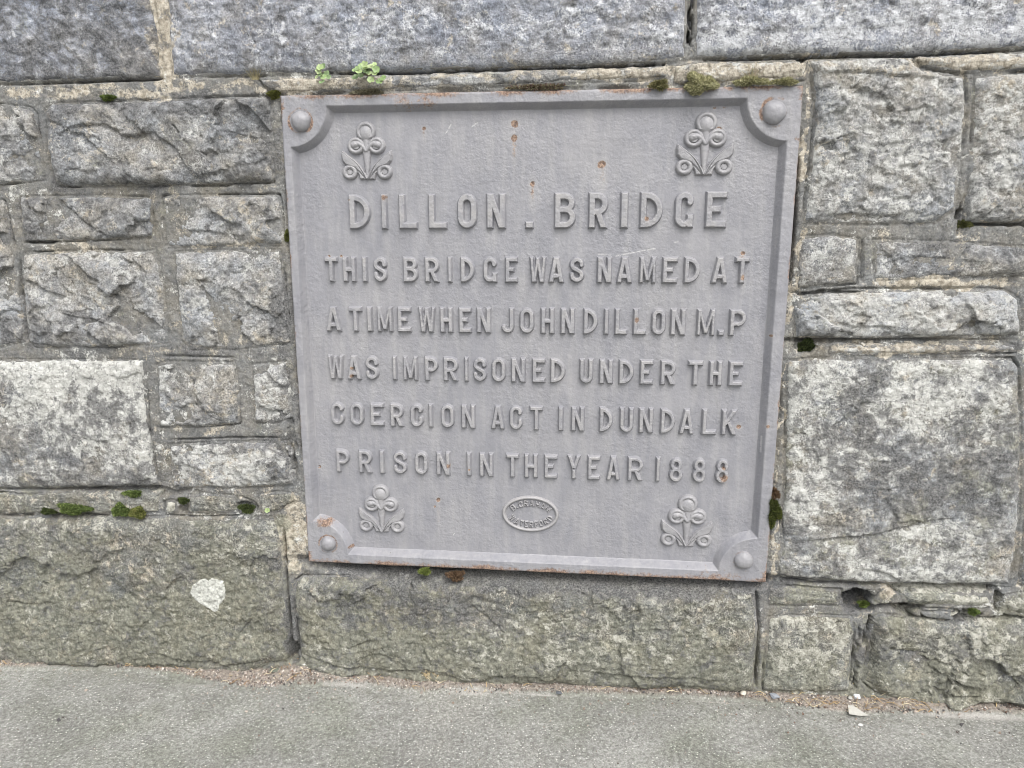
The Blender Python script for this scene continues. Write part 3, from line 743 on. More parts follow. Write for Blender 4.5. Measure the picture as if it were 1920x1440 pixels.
CRACKS = [([(529, 985), (534, 1060), (540, 1140), (546, 1215), (549, 1244)], .0030, .030), ([(555, 1160), (560, 1215), (572, 1246)], .0026, .026), ([(1419, 1104), (1424, 1180), (1417, 1296)], .0026, .030),
          ([(1602, 1185), (1603, 1225), (1595, 1290)], .0022, .02), ([(1636, 1160), (1624, 1185), (1622, 1215)], .004, .028), ([(33, 482), (38, 560), (48, 642)], .0028, .030), ([(4, 374), (14, 415), (26, 470)], .0028, .028),
          ([(640, 139), (940, 129.5), (1100, 125), (1254, 119)], .0030, .034), ([(0, 158.5), (150, 152.5), (235, 149), (304, 146.5)], .0026, .024), ([(1301, 111.5), (1520, 106), (1720, 101.5), (1920, 93)], .0026, .026),
          ([(1498, 292), (1491, 400), (1482, 548)], .0032, .05), ([(1452, 1087), (1540, 1096), (1655, 1099.5), (1760, 1101), (1896, 1103)], .0028, .034), ([(1490, 637), (1700, 638), (1908, 637)], .0022, .018),
          ([(1806, 421), (1920, 421)], .0024, .024), ([(1800, 392), (1797, 412)], .004, .03), ([(0, 919.5), (130, 918.5), (300, 916)], .0024, .022), ([(272, 790), (285, 850), (292, 880)], .002, .016), ([(304, 940), (305, 964)], .0022, .02),
          ([(332, 938), (337, 963)], .0028, .024), ([(348, 928), (349, 962)], .0018, .014), ([(448, 930), (482, 946)], .002, .014), ([(300, 967), (380, 970), (470, 967)], .002, .02), ([(0, 968), (60, 968)], .003, .02),
          ([(352, 349), (430, 347.5)], .0022, .016), ([(100, 455), (40, 455)], .0024, .02), ([(300, 667), (440, 671)], .002, .012), ([(312, 826), (440, 822), (530, 822)], .002, .014), ([(1690, 1148), (1730, 1168), (1800, 1170)], .004, .034),
          ([(1870, 1110), (1872, 1150)], .004, .034), ([(1640, 1142), (1680, 1140), (1722, 1146)], .005, .05), ([(1489, 551), (1600, 541), (1880, 540)], .002, .012), ([(600, 1066), (1000, 1078), (1400, 1095)], .004, .03), ([(1618, 445), (1616, 530)], .002, .01)]
cw = .0016 * fbm(gx * 60, gzz * 60, 51, 4, .6)
for line, wd, dep in CRACKS:
    lx, lz = wp([p[0] for p in line], [p[1] for p in line])
    ix = np.where((xs > lx.min() - .03) & (xs < lx.max() + .03))[0]; iz = np.where((zs > lz.min() - .03) & (zs < lz.max() + .03))[0]
    sl = np.ix_(iz, ix)
    sdl, fade = polyline_sd(gx[sl] + cw[sl], gzz[sl] + cw[sl], np.stack([lx, lz], -1))
    h[sl] -= dep * np.exp(-(sdl / wd) ** 2) * np.clip(fade * 2, 0, 1) * (.55 + .45 * sstep(-.2, .15, crackn[sl]))
# the pocket the plaque sits in
PX, PZ0, PZ1 = .55, Z0, Z0 + 1.0889
pk = (np.abs(gx) < PX - .004) & (gzz > PZ0 + .004) & (gzz < PZ1 - .004)
h = np.where(pk, -.045, h)
edge = np.maximum(np.abs(gx) - PX, np.maximum(PZ0 - gzz, gzz - PZ1))
h -= .010 * np.exp(-(edge / .006) ** 2) * (edge > -.004) * sstep(-.1, .25, fbm(gx * 6, gzz * 6, 49, 2))
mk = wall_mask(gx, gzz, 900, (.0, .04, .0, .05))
mk[..., 0] *= .2
mk[..., 1] = np.clip(mk[..., 1] + .35 * sstep(.16, .0, gzz), 0, 1.2)
V = np.stack([gx, -h, gzz], -1).reshape(-1, 3)
F = grid_faces(len(xs), len(zs))
bv, bf = box_vf(WX0, WX1, .11, .40, -.08, 1.66)
faces = [F, bf[[0, 1, 3, 4, 5]] + len(V)]
mk = np.vstack([mk.reshape(-1, 4), np.zeros((8, 4))])
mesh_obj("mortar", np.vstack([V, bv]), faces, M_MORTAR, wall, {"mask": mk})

# ------------------------------------------------------------------ the plaque
plaque = thing("cast_iron_plaque", "grey painted square cast iron memorial plaque with raised lettering set in the stone wall", "plaque", (0, 0, Z0))
DEP, SLOPE = .020, .012
# opening of the frame, front edge
ox0 = float(np.mean(wp([545, 586], [307, 940])[0])); ox1 = float(np.mean(wp([1474, 1424], [307, 960])[0]))
oz1 = float(np.mean(wp([640, 1380], [198, 184])[1])); oz0 = float(np.mean(wp([727, 1330], [1043, 1070])[1]))
CR = .084                                   # radius of the rounded corner lugs
COFF = .006


def open_sdf(x, z):
    """negative inside the opening: rectangle less four corner discs"""
    cx, cz = (ox0 + ox1) / 2, (oz0 + oz1) / 2
    qx = np.abs(x - cx) - (ox1 - ox0) / 2; qz = np.abs(z - cz) - (oz1 - oz0) / 2
    rect = np.where((qx > 0) & (qz > 0), np.hypot(qx, qz), np.maximum(qx, qz))
    disc = CR - np.hypot(qx + COFF - .006, qz + COFF - .006)
    return np.maximum(rect, disc)


# rust and scrapes on the paint: (px, py, r_px)
RUST = [(795, 241, 4), (965, 232, 8), (964, 259, 7), (1128, 309, 9), (998, 345, 6), (1348, 243, 6), (1336, 218, 4), (1340, 202, 3), (1358, 200, 3), (720, 372, 4), (1213, 410, 4), (1393, 475, 5), (1392, 520, 3), (660, 690, 4), (1385, 800, 5), (1358, 897, 7), (822, 937, 5),
        (815, 950, 3), (640, 480, 3), (1194, 600, 5), (599, 875, 4), (1440, 800, 4), (1447, 630, 3), (655, 375, 2), (617, 480, 3), (880, 880, 3)]
STREAK = [(964, 270, 5, 30, .5), (998, 358, 5, 22, .5), (1130, 328, 8, 26, .4), (795, 252, 4, 14, .4), (822, 965, 4, 30, .3), (1360, 910, 4, 8, .3), (1394, 530, 3, 14, .3)]
SCRAPE = [[(836, 250), (842, 240), (846, 233)], [(884, 238), (896, 230)], [(1154, 480), (1185, 474), (1228, 466)], [(1122, 477), (1146, 478)], [(818, 292), (822, 290)], [(1265, 454), (1272, 453)], [(850, 1003), (852, 1000)], [(1430, 820), (1428, 850)]]


def paint_mask(x, z, y):
    """R rust, G bare scrape, B dust, A run"""
    m = np.zeros(x.shape + (4,))
    n = fbm(x * 60, z * 60, 71, 4, .6)
    for (px, py, r) in RUST:
        cx, cz = wp(px, py, y); rr = r * .00118 * .62
        q = np.hypot(x - cx, (z - cz)) / rr
        m[..., 0] = np.maximum(m[..., 0], np.clip(1.6 - q * .9 + .5 * n, 0, 1.2))
        m[..., 2] = np.maximum(m[..., 2], .8 * np.exp(-(q / 1.9) ** 2))
    for (px, py, rx, ry, a) in STREAK:
        cx, cz = wp(px, py, y); q = ((x - cx) / (rx * .0012)) ** 2 + ((z - cz) / (ry * .0012)) ** 2
        m[..., 0] = np.maximum(m[..., 0], .46 * a / .5 * np.exp(-q)); m[..., 2] = np.maximum(m[..., 2], a * np.exp(-q * .6))
    for ln in SCRAPE:
        lx, lz = wp([p[0] for p in ln], [p[1] for p in ln], y)
        sdl, fade = polyline_sd(x, z, np.stack([lx, lz], -1))
        m[..., 1] = np.maximum(m[..., 1], 1.0 * np.exp(-(sdl / .0009) ** 2) * (fbm(x * 160, z * 160, 73, 2) > -.25))
    # darker runs
    for (px, py, rx, ry, a) in [(806, 448, 6, 20, .9), (1057, 930, 12, 22, .45), (1070, 925, 3, 30, .4), (705, 1010, 8, 14, .3), (885, 960, 3, 40, .3), (1290, 1000, 20, 30, .2), (790, 1015, 8, 16, .25), (1200, 1020, 60, 18, .15)]:
        cx, cz = wp(px, py, y); q = ((x - cx) / (rx * .0012)) ** 2 + ((z - cz) / (ry * .0012)) ** 2
        m[..., 3] = np.maximum(m[..., 3], a * np.exp(-q * q))
    m[..., 2] = np.maximum(m[..., 2], np.clip(.35 * fbm(x * 5, z * 3, 75, 4, .6) + .04, 0, 1))
    # rusty outer edges of the casting
    e = np.minimum(np.minimum(x + PX, PX - x), np.minimum(PZ1 - z, z - PZ0))
    en = fbm(x * 13, z * 13, 77, 4, .65)
    bottom = (z - PZ0) < .03; top = (PZ1 - z) < .03
    w = np.where(bottom, .014, np.where(top, .012, .006)); amt = np.where(bottom, .62, np.where(top, .55, .30))
    m[..., 0] = np.maximum(m[..., 0], np.clip((amt + .9 * en) * np.exp(-(e / w) ** 2), 0, 1))
    return np.clip(m, 0, 1.3)


# back plate with blisters and rust pits
res = .002
xs = np.arange(ox0 - .012, ox1 + .0125, res); zs = np.arange(oz0 - .012, oz1 + .0125, res)
gx, gzz = np.meshgrid(xs, zs)
mk = paint_mask(gx, gzz, DEP)
h = .0006 * fbm(gx * 6, gzz * 6, 81, 3) + .00025 * fbm(gx * 70, gzz * 70, 83, 3)
h -= .0016 * sstep(.5, 1.0, mk[..., 0])
V = np.stack([gx, DEP - h, gzz], -1).reshape(-1, 3)
mesh_obj("back_plate", V, grid_faces(len(xs), len(zs)), M_PAINT, plaque, {"mask": mk.reshape(-1, 4)})

# frame: flat rim, sloping inner edge, four corner lugs
res = .0015
xs = np.arange(-PX, PX + res * .5, res); zs = np.linspace(PZ0, PZ1, int((PZ1 - PZ0) / res))
gx, gzz = np.meshgrid(xs, zs)
d = -open_sdf(gx, gzz)                       # >0 inside the opening
t = np.clip(d / SLOPE, 0, 1)
soft = t + .10 * np.sin(2 * np.pi * t) * 0
h = -DEP * soft
h = np.where(d > SLOPE, -DEP - .0008 * np.clip((d - SLOPE) / .002, 0, 3), h)
rim = np.clip(1 - t * 3, 0, 1)
h += .0011 * rim * fbm(gx * 40, gzz * 40, 85, 3) + .0006 * fbm(gx * 5, gzz * 5, 86, 2)
e = np.minimum(np.minimum(gx + PX, PX - gx), np.minimum(PZ1 - gzz, gzz - PZ0))
h -= .004 * np.clip(1 - e / .004, 0, 1) ** 2   # worn outer arris
wob = .0022 * fbm(gx * 22, gzz * 22, 88, 4, .6)
mk = paint_mask(gx, gzz, 0.)
for (px, py, rr, pa) in [(1345, 1090, 60, .5), (560, 1045, 18, .4), (608, 981, 22, .8), (1500, 260, 14, .5), (1450, 985, 12, .6), (660, 1028, 10, .7), (1445, 1045, 10, .6), (760, 190, 40, .4), (800, 188, 26, .6)]:
    cx, cz = wp(px, py); q = np.hypot(gx - cx, (gzz - cz) * 2.2) / (rr * .0012)
    mk[..., 0] = np.maximum(mk[..., 0], pa * np.exp(-q * q) * (1 + fbm(gx * 50, gzz * 50, 89, 3)))
for (px, py, rr) in [(563, 227, 22), (1453, 210, 24), (615, 1020, 19), (1395, 1052, 21)]:
    cx, cz = wp(px, py); q = np.hypot(gx - cx, gzz - cz) / (rr * .0012)
    mk[..., 0] = np.maximum(mk[..., 0], (.42 + .9 * fbm(gx * 22, gzz * 22, 90, 2)) * np.exp(-((q - .98) / .15) ** 2) * (.6 if py > 1040 else 1))
V = np.stack([gx, -h, gzz + wob * (e < .012) * np.clip(1 - e / .012, 0, 1)], -1).reshape(-1, 3)
F = grid_faces(len(xs), len(zs), (d < SLOPE + .004))
V, F, mk2 = compact(V, F, mk.reshape(-1, 4))
bvs = [V]; fcs = [F]; n0 = len(V); mks = [mk2]
for bx in ((-PX, -PX + .012, PZ0, PZ1), (PX - .012, PX, PZ0, PZ1), (-PX + .012, PX - .012, PZ0, PZ0 + .012), (-PX + .012, PX - .012, PZ1 - .012, PZ1)):
    bv, bf = box_vf(bx[0], bx[1], .0045, .05, bx[2], bx[3])
    bvs.append(bv); fcs.append(bf + n0); n0 += 8
    mks.append(np.tile([[.5, 0, .2, .3]], (8, 1)))
frame = mesh_obj("frame", np.vstack(bvs), fcs, M_PAINT, plaque, {"mask": np.vstack(mks)})
n = len(frame.data.polygons); frame.data.polygons.foreach_set("use_smooth", np.array([True] * (n - 24) + [False] * 24))

# rivets
for i, (px, py, rp) in enumerate([(563, 227, 18.5), (1453, 210, 20.5), (615, 1020, 15.8), (1395, 1052, 18.5)]):
    cx, cz = wp(px, py, -.006); r0 = rp * .00117
    nr, na = 12, 36
    V = [[cx, -.0165, cz]]; F3 = []; F4 = []
    for j in range(1, nr + 1):
        a = j / nr * math.pi / 2
        for k in range(na):
            th = k / na * 2 * math.pi
            w = 1 + .035 * math.sin(3 * th + i) + .02 * math.sin(5 * th + 2 * i)
            V.append([cx + r0 * w * math.sin(a) * math.cos(th), .002 - .0185 * math.cos(a) ** .8, cz + r0 * w * math.sin(a) * math.sin(th)])
    for k in range(na): F3.append([0, 1 + k, 1 + (k + 1) % na])
    for j in range(nr - 1):
        for k in range(na):
            a0 = 1 + j * na + k; a1 = 1 + j * na + (k + 1) % na
            F4.append([a0, a0 + na, a1 + na, a1])
    V = np.array(V); q = np.hypot(V[:, 0] - cx, V[:, 2] - cz) / r0
    mk = np.zeros((len(V), 4)); mk[:, 0] = np.where(q > .95, .3, 0); mk[:, 2] = .15
    V[:, 1] -= .0006 * fbm(V[:, 0] * 90, V[:, 2] * 90, 95 + i, 3)
    mesh_obj("rivet", V, [np.array(F3), np.array(F4)], M_PAINT, plaque, {"mask": mk})


# ---- lettering: every glyph is a raised relief grown from its strokes
def catmull(pts, n=8):
    p = [pts[0]] + list(pts) + [pts[-1]]
    out = []
    for i in range(1, len(p) - 2):
        p0, p1, p2, p3 = map(np.array, (p[i - 1], p[i], p[i + 1], p[i + 2]))
        for k in range(n):
            t = k / n
            out.append(.5 * ((2 * p1) + (-p0 + p2) * t + (2 * p0 - 5 * p1 + 4 * p2 - p3) * t * t + (-p0 + 3 * p1 - 3 * p2 + p3) * t ** 3))
    out.append(np.array(p[-2]))
    return out


def arc(cx, cy, rx, ry, a0, a1, n=14):
    return [(cx + rx * math.cos(R(a0 + (a1 - a0) * k / n)), cy + ry * math.sin(R(a0 + (a1 - a0) * k / n))) for k in range(n + 1)]


def glyph(ch, w, h, t):
    """strokes as centre lines in a box w x h, stroke t: list of (kind, points)"""
    m = t / 2; L, Rr, B, T = m, w - m, m, h - m
    rx = (w - t) / 2; ry = min(rx * 1.12, (h - t) / 2); cx = w / 2
    ls = lambda *p: ("seg", list(p))
    pl = lambda p: ("pl", p)
    ov = t
    if ch in "I1": return [ls((cx, -ov), (cx, h + ov))]
    if ch == ".": return [ls((cx, -ov), (cx, h + ov)), ls((-ov, h / 2), (w + ov, h / 2))]
    if ch == "L": return [ls((L, -ov), (L, h + ov)), ls((L, B), (w + ov, B))]
    if ch == "T": return [ls((cx, -ov), (cx, h)), ls((-ov, T), (w + ov, T))]
    if ch == "H": return [ls((L, -ov), (L, h + ov)), ls((Rr, -ov), (Rr, h + ov)), ls((L, h * .5), (Rr, h * .5))]
    if ch == "E": return [ls((L, -ov), (L, h + ov)), ls((L, B), (w + ov, B)), ls((L, T), (w + ov, T)), ls((L, h * .51), (w * .74, h * .51))]
    if ch == "F": return [ls((L, -ov), (L, h + ov)), ls((L, T), (w + ov, T)), ls((L, h * .5), (w * .8, h * .5))]
    if ch == "N": return [ls((L, -ov), (L, h + ov)), ls((Rr, -ov), (Rr, h + ov)), ls((L * .8, h + t * .4), (w - L * .8, -t * .4))]
    if ch == "M":
        tt = t * .82
        return [ls((tt / 2, -ov), (tt / 2, h + ov)), ls((w - tt / 2, -ov), (w - tt / 2, h + ov)), ls((tt * .45, h + t * .3), (cx, h * .08)), ls((w - tt * .45, h + t * .3), (cx, h * .08))]
    if ch == "W":
        return [ls((t * .38, h + ov), (w * .29, -ov * .5)), ls((w * .29, -ov * .5), (cx, h * .98)), ls((cx, h * .98), (w * .71, -ov * .5)), ls((w * .71, -ov * .5), (w - t * .38, h + ov))]
    if ch == "A": return [ls((m * .82 - .05 * w, -ov * .8), (cx, h + t * .35)), ls((w - m * .82 + .05 * w, -ov * .8), (cx, h + t * .35)), ls((w * .27, h * .27), (w * .73, h * .27))]
    if ch == "Y": return [ls((cx, -ov), (cx, h * .45)), ls((cx, h * .42), (m * .6, h + ov * .6)), ls((cx, h * .42), (w - m * .6, h + ov * .6))]
    if ch == "K": return [ls((L, -ov), (L, h + ov)), ls((L, h * .38), (w - m * .6, h + ov * .4)), ls((w * .42, h * .55), (w - m * .7, -ov * .4))]
    if ch == "U": return [ls((L, h * .35), (L, h + ov)), ls((Rr, h * .35), (Rr, h + ov)), pl([(L, h * .42)] + arc(cx, B + ry, rx, ry, 180, 360) + [(Rr, h * .42)])]
    if ch == "J": return [ls((Rr, h * .3), (Rr, h + ov)), pl([(Rr, h * .4)] + arc(cx, B + ry, rx, ry, 360, 190))]
    if ch == "O": return [pl(arc(cx, T - ry, rx, ry, 0, 180) + arc(cx, B + ry, rx, ry, 180, 360) + [(Rr, T - ry)])]
    if ch == "D":
        r2 = min(w * .72, (h - t) * .48)
        return [ls((L, -ov), (L, h + ov)), ls((L, B), (Rr - r2, B)), ls((L, T), (Rr - r2, T)), pl(arc(Rr - r2, T - r2 * 1.05, r2, r2 * 1.05, 90, 0) + arc(Rr - r2, B + r2 * 1.05, r2, r2 * 1.05, 0, -90))]
    if ch == "B":
        mid = h * .53; r1 = (T - mid) / 2; r2 = (mid - B) / 2; k1 = Rr - w * .04
        return [ls((L, -ov), (L, h + ov)), ls((L, B), (Rr - r2, B)), ls((L, T), (k1 - r1, T)), ls((L, mid), (k1 - r1, mid)), pl(arc(k1 - r1, mid + r1, r1, r1, 90, -90)), pl(arc(Rr - r2, B + r2, r2, r2, 90, -90))]
    if ch in "PR":
        mid = h * .45; r1 = (T - mid) / 2
        out = [ls((L, -ov), (L, h + ov)), ls((L, T), (Rr - r1, T)), ls((L, mid), (Rr - r1, mid)), pl(arc(Rr - r1, mid + r1, r1, r1, 90, -90))]
        if ch == "R": out.append(ls((w * .45, h * .5), (w - m * .75, -ov * .5)))
        return out
    if ch == "C":
        return [pl([(Rr - t * .1, h * .70)] + arc(cx, T - ry, rx, ry, 15, 180) + arc(cx, B + ry, rx, ry, 180, 350)), pl([(Rr, B + ry * .8), (Rr - t * .05, h * .38)])]
    if ch == "G":
        return [pl([(Rr - t * .1, h * .70)] + arc(cx, T - ry, rx, ry, 15, 180) + arc(cx, B + ry, rx, ry, 180, 335)), ls((Rr, -ov * 0), (Rr, h * .40)), ls((w * .6, h * .40 - m), (w, h * .40 - m))]
    if ch == "S":
        u = [(.96, .73), (.88, .90), (.5, 1.0), (.12, .90), (.02, .74), (.16, .60), (.5, .5), (.84, .40), (.98, .26), (.88, .10), (.5, .0), (.12, .10), (.02, .28)]
        return [pl(catmull([(L + (w - t) * a, B + (h - t) * b_) for a, b_ in u]))]
    if ch == "8":
        mid = h * .52; r1 = (T - mid) / 2; r2 = (mid - B) / 2
        return [pl(arc(cx, mid + r1, rx * .84, r1, 0, 360, 24)), pl(arc(cx, B + r2, rx, r2, 0, 360, 24))]
    return []


def glyph_sdf(gx, gy, ch, w, h, t):
    sd = np.full(gx.shape, 1e9)
    for kind, pts in glyph(ch, w, h, t):
        tt = t * (.80 if ch in "MW" else 1.)
        for (ax, ay), (bx, by) in zip(pts[:-1], pts[1:]):
            ex, ey = bx - ax, by - ay; ln = math.hypot(ex, ey)
            if ln < 1e-9: continue
            wx, wy = gx - ax, gy - ay
            u = (wx * ex + wy * ey) / ln; v = (-wx * ey + wy * ex) / ln
            if kind == "seg":
                sd = np.minimum(sd, np.maximum(np.abs(v) - tt / 2, np.abs(u - ln / 2) - ln / 2))
            else:
                uu = u - np.clip(u, 0, ln)
                sd = np.minimum(sd, np.hypot(v, uu) - tt / 2)
    clip = np.maximum(np.maximum(-gx, gx - w), np.maximum(-gy, gy - h))
    return np.maximum(sd, clip)


def glyph_mesh(ch, w, h, t, H, bev, res, seed):
    pad = .003
    nx = int((w + 2 * pad) / res) + 2; ny = int((h + 2 * pad) / res) + 2
    gx, gy = np.meshgrid(np.linspace(-pad, w + pad, nx), np.linspace(-pad, h + pad, ny))
    wb = .00045
    sd = glyph_sdf(gx + wb * fbm(gx * 90, gy * 90, seed, 3), gy + wb * fbm(gx * 90 + 5, gy * 90, seed + 1, 3), ch, w, h, t)
    q = np.clip(-sd / bev, 0, 1)
    hh = H * (q * .72 + .28 * np.sin(q * math.pi / 2)) + .0006 * fbm(gx * 150, gy * 150, seed + 2, 3) * q
    hh = np.where(sd > 0, -sd * 1.2 - .0002, hh)
    V = np.stack([gx, hh, gy], -1).reshape(-1, 3)
    F = grid_faces(nx, ny, sd < .0016)
    return compact(V, F)


LINES = [
    ("title line of large letters", 12.6, (653, 364.5, 430.5), (1364, 357.5, 428), [("D", 653.8, 695.3), ("I", 714, 726.6), ("L", 746.8, 783), ("L", 802.3, 838.6), ("O", 856.5, 895), ("N", 911.4, 949), (".", 984, 1001), ("B", 1038.5, 1080.6), ("R", 1102.6, 1141), ("I", 1162.4, 1178.7), ("D", 1199, 1244), ("G", 1264, 1302), ("E", 1322, 1364)]),
    ("second line of lettering", 10.0, (608, 481, 529), (1406, 481, 532.5), [("T", 608, 634), ("H", 642, 668), ("I", 678.5, 689), ("S", 699, 727), ("B", 755, 784.5), ("R", 795.6, 824.7), ("I", 838.6, 848), ("D", 862.6, 890.8), ("G", 904.7, 932.7), ("E", 946, 971.4), ("W", 991, 1025.7), ("A", 1028, 1058), ("S", 1066.5, 1096.8), ("N", 1118.7, 1147.8), ("A", 1155.7, 1186), ("M", 1198, 1230.7), ("E", 1240.8, 1271.4), ("D", 1281.7, 1314), ("A", 1333.7, 1365.5), ("T", 1377, 1405.8)]),
    ("third line of lettering", 9.8, (610, 574, 621.5), (1400, 579.5, 631), [("A", 610.6, 639.7), ("T", 653.4, 679.6), ("I", 687.4, 698.6), ("M", 706.5, 736.7), ("E", 744.5, 771.4), ("W", 783, 818), ("H", 824, 849.8), ("E", 859.4, 884.5), ("N", 892.8, 921), ("J", 939, 964.5), ("O", 973.4, 1002), ("H", 1013, 1040.3), ("N", 1050.4, 1078.4), ("D", 1093, 1122), ("I", 1131.7, 1142.2), ("L", 1151.8, 1177), ("L", 1186.3, 1212.8), ("O", 1220.6, 1249), ("N", 1256.4, 1286.7), ("M", 1305.7, 1341.5), (".", 1345, 1358.3), ("P", 1366.8, 1400.4)]),
    ("fourth line of lettering", 9.6, (614, 665.4, 711), (1394, 677, 725), [("W", 614, 646), ("A", 650.4, 677.5), ("S", 684, 711), ("I", 735.3, 744.4), ("M", 755.4, 783.8), ("P", 795.6, 822.8), ("R", 830.6, 860.4), ("I", 870, 878.8), ("S", 886, 913.8), ("O", 921, 948.8), ("N", 957.5, 986), ("E", 996.9, 1023), ("D", 1031, 1061), ("U", 1085.7, 1112.8), ("N", 1122.9, 1150), ("D", 1159.6, 1189.4), ("E", 1199, 1225.3), ("R", 1237.5, 1268), ("T", 1289, 1318.4), ("H", 1328.5, 1354.8), ("E", 1365.3, 1394)]),
    ("fifth line of lettering", 9.4, (620, 753.5, 796.8), (1383, 768, 817), [("C", 619.8, 646), ("O", 655.6, 682.8), ("E", 693.7, 720.4), ("R", 730.9, 757.6), ("C", 768.5, 794.3), ("I", 803, 812), ("O", 826, 852.5), ("N", 864.3, 891.9), ("A", 920.3, 946.6), ("C", 954.4, 980.7), ("T", 992.5, 1018.8), ("I", 1045.9, 1057), ("N", 1070, 1096.6), ("D", 1122.9, 1150), ("U", 1161, 1188.5), ("N", 1197, 1225.7), ("D", 1237.5, 1267), ("A", 1273.4, 1301.8), ("L", 1315.4, 1344.7), ("K", 1352, 1382.8)]),
    ("last line of lettering with the year", 9.2, (630, 842, 885.5), (1368, 860.5, 907), [("P", 630, 656.5), ("R", 672, 698.5), ("I", 711, 721.4), ("S", 736.6, 764), ("O", 777, 803), ("N", 817.5, 844.6), ("I", 874.4, 884), ("N", 898.4, 925.6), ("T", 947.9, 973.7), ("H", 982.4, 1008.7), ("E", 1019.6, 1045.9), ("Y", 1062.7, 1089.6), ("E", 1101, 1126), ("A", 1136.9, 1163), ("R", 1176, 1206.9), ("1", 1228.8, 1238.4), ("8", 1253.7, 1281.3), ("8", 1297.4, 1325), ("8", 1340.3, 1367.9)]),
]
YF = DEP - .006
for li, (lab, tpx, a, b, letters) in enumerate(LINES):
    Vs, Fs, n0 = [], [], 0
    for gi, (ch, x0, x1) in enumerate(letters):
        xm = (x0 + x1) / 2; k = (xm - a[0]) / (b[0] - a[0])
        yt = a[1] + (b[1] - a[1]) * k; yb = a[2] + (b[2] - a[2]) * k
        if ch == ".": yt = yb - (15 if li == 0 else 12)
        X0, _ = wp(x0, (yt + yb) / 2, YF); X1, _ = wp(x1, (yt + yb) / 2, YF)
        _, ZT = wp(xm, yt, YF); _, ZB = wp(xm, yb, YF)
        w = float(X1 - X0); hgt = float(ZT - ZB); t = tpx * .00118 * 1.13
        if ch in "I1": t = w
        V, F = glyph_mesh(ch, w, hgt, t, .0102, .0034, .00085, 1000 + li * 100 + gi * 3)
        V = np.stack([V[:, 0] + float(X0), DEP - V[:, 1], V[:, 2] + float(ZB)], -1)
        Vs.append(V); Fs.append(F + n0); n0 += len(V)
    V = np.vstack(Vs)
    mk = paint_mask(V[:, 0], V[:, 2], YF)
    topf = np.clip((DEP - V[:, 1] - .0075) / .002, 0, 1)                 # worn, dusty faces of the letters
    mk[:, 2] = np.maximum(mk[:, 2], topf * np.clip(.32 + .55 * fbm(V[:, 0] * 30, V[:, 2] * 30, 400 + li, 3), 0, .8))
    for (px, py, rr) in [(720, 370, 6), (1358, 897, 9), (1212, 410, 5), (1393, 520, 6), (660, 704, 5), (1384, 806, 6), (841, 873, 5), (1194, 600, 6), (985, 793, 3), (1357, 878, 4), (1392, 476, 7)]:
        cx, cz = wp(px, py, YF); q = np.hypot(V[:, 0] - cx, V[:, 2] - cz) / (rr * .0012)
        mk[:, 0] = np.maximum(mk[:, 0], .8 * np.exp(-q * q)); mk[:, 2] = np.maximum(mk[:, 2], .7 * np.exp(-q * q * .5))
    o = mesh_obj("lettering", V, np.vstack(Fs), M_PAINT, plaque, {"mask": mk})
    o["label"] = lab


# ---- maker's oval badge
bcx, bcz = [float(v) for v in wp(994.3, 963.8, DEP - .003)]
ea, eb = 55.5 * .00122, 34.6 * .00130
res = .0008
xs = np.arange(-ea - .004, ea + .004, res); zs = np.arange(-eb - .004, eb + .004, res)
gx, gzz = np.meshgrid(xs, zs)
rho = np.hypot(gx / ea, gzz / eb)
ed = (1 - rho) * ea * eb / np.hypot(eb * gx / (rho * ea + 1e-9), ea * gzz / (rho * eb + 1e-9)).clip(1e-4)   # approx distance inside the ellipse
wr = .0084
prof = np.sqrt(np.clip(1 - ((ed - wr / 2) / (wr / 2)) ** 2, 0, 1)) * .0062
h = np.where(ed < 0, ed * 1.2 - .0003, np.where(ed < wr, prof, -.0008 * np.clip((ed - wr) / .002, 0, 1)))
V = np.stack([bcx + gx, DEP - h, bcz + gzz], -1).reshape(-1, 3)
F = grid_faces(len(xs), len(zs), (ed > -.0016) & (ed < wr + .0016))
V, F = compact(V, F)
badge = mesh_obj("maker_badge", V, F, M_PAINT, plaque, {"mask": np.tile([[0, 0, .5, 0]], (len(V), 1))})
badge["label"] = "oval maker's mark"
Vs, Fs, n0 = [], [], 0


def badge_text(txt, a0, a1, outward, hh, spacing):
    global n0
    n = len(txt)
    tot = sum(spacing); acc = 0
    ia, ib = ea - wr - hh * .62, eb - wr - hh * .62
    # walk the ellipse by arc length
    A = np.radians(np.linspace(a0, a1, 200)); ex, ez = ia * np.cos(A), ib * np.sin(A)
    s_ = np.concatenate([[0], np.cumsum(np.hypot(np.diff(ex), np.diff(ez)))])
    for i, ch in enumerate(txt):
        u = (acc + spacing[i] / 2) / tot; acc += spacing[i]
        k = np.interp(u * s_[-1], s_, np.arange(200))
        px, pz = np.interp(k, np.arange(200), ex), np.interp(k, np.arange(200), ez)
        k2 = min(k + 1, 199); k1 = max(k - 1, 0)
        tx = np.interp(k2, np.arange(200), ex) - np.interp(k1, np.arange(200), ex); tz = np.interp(k2, np.arange(200), ez) - np.interp(k1, np.arange(200), ez)
        ln = math.hypot(tx, tz); tx /= ln; tz /= ln
        nx_, nz_ = -tz, tx                     # up direction of the letter
        w = spacing[i] / tot * s_[-1] * .86
        gh = hh if ch != "." else hh * .28
        V, F = glyph_mesh(ch, w, gh, min(.0037, w * .46), .0050, .0014, .0006, 3000 + int(a0) + i * 3)
        lx = V[:, 0] - w / 2; lz = V[:, 2] - hh / 2
        W = np.stack([bcx + px + lx * tx + lz * nx_, DEP - V[:, 1], bcz + pz + lx * tz + lz * nz_], -1)
        Vs.append(W); Fs.append(F + n0); n0 += len(W)


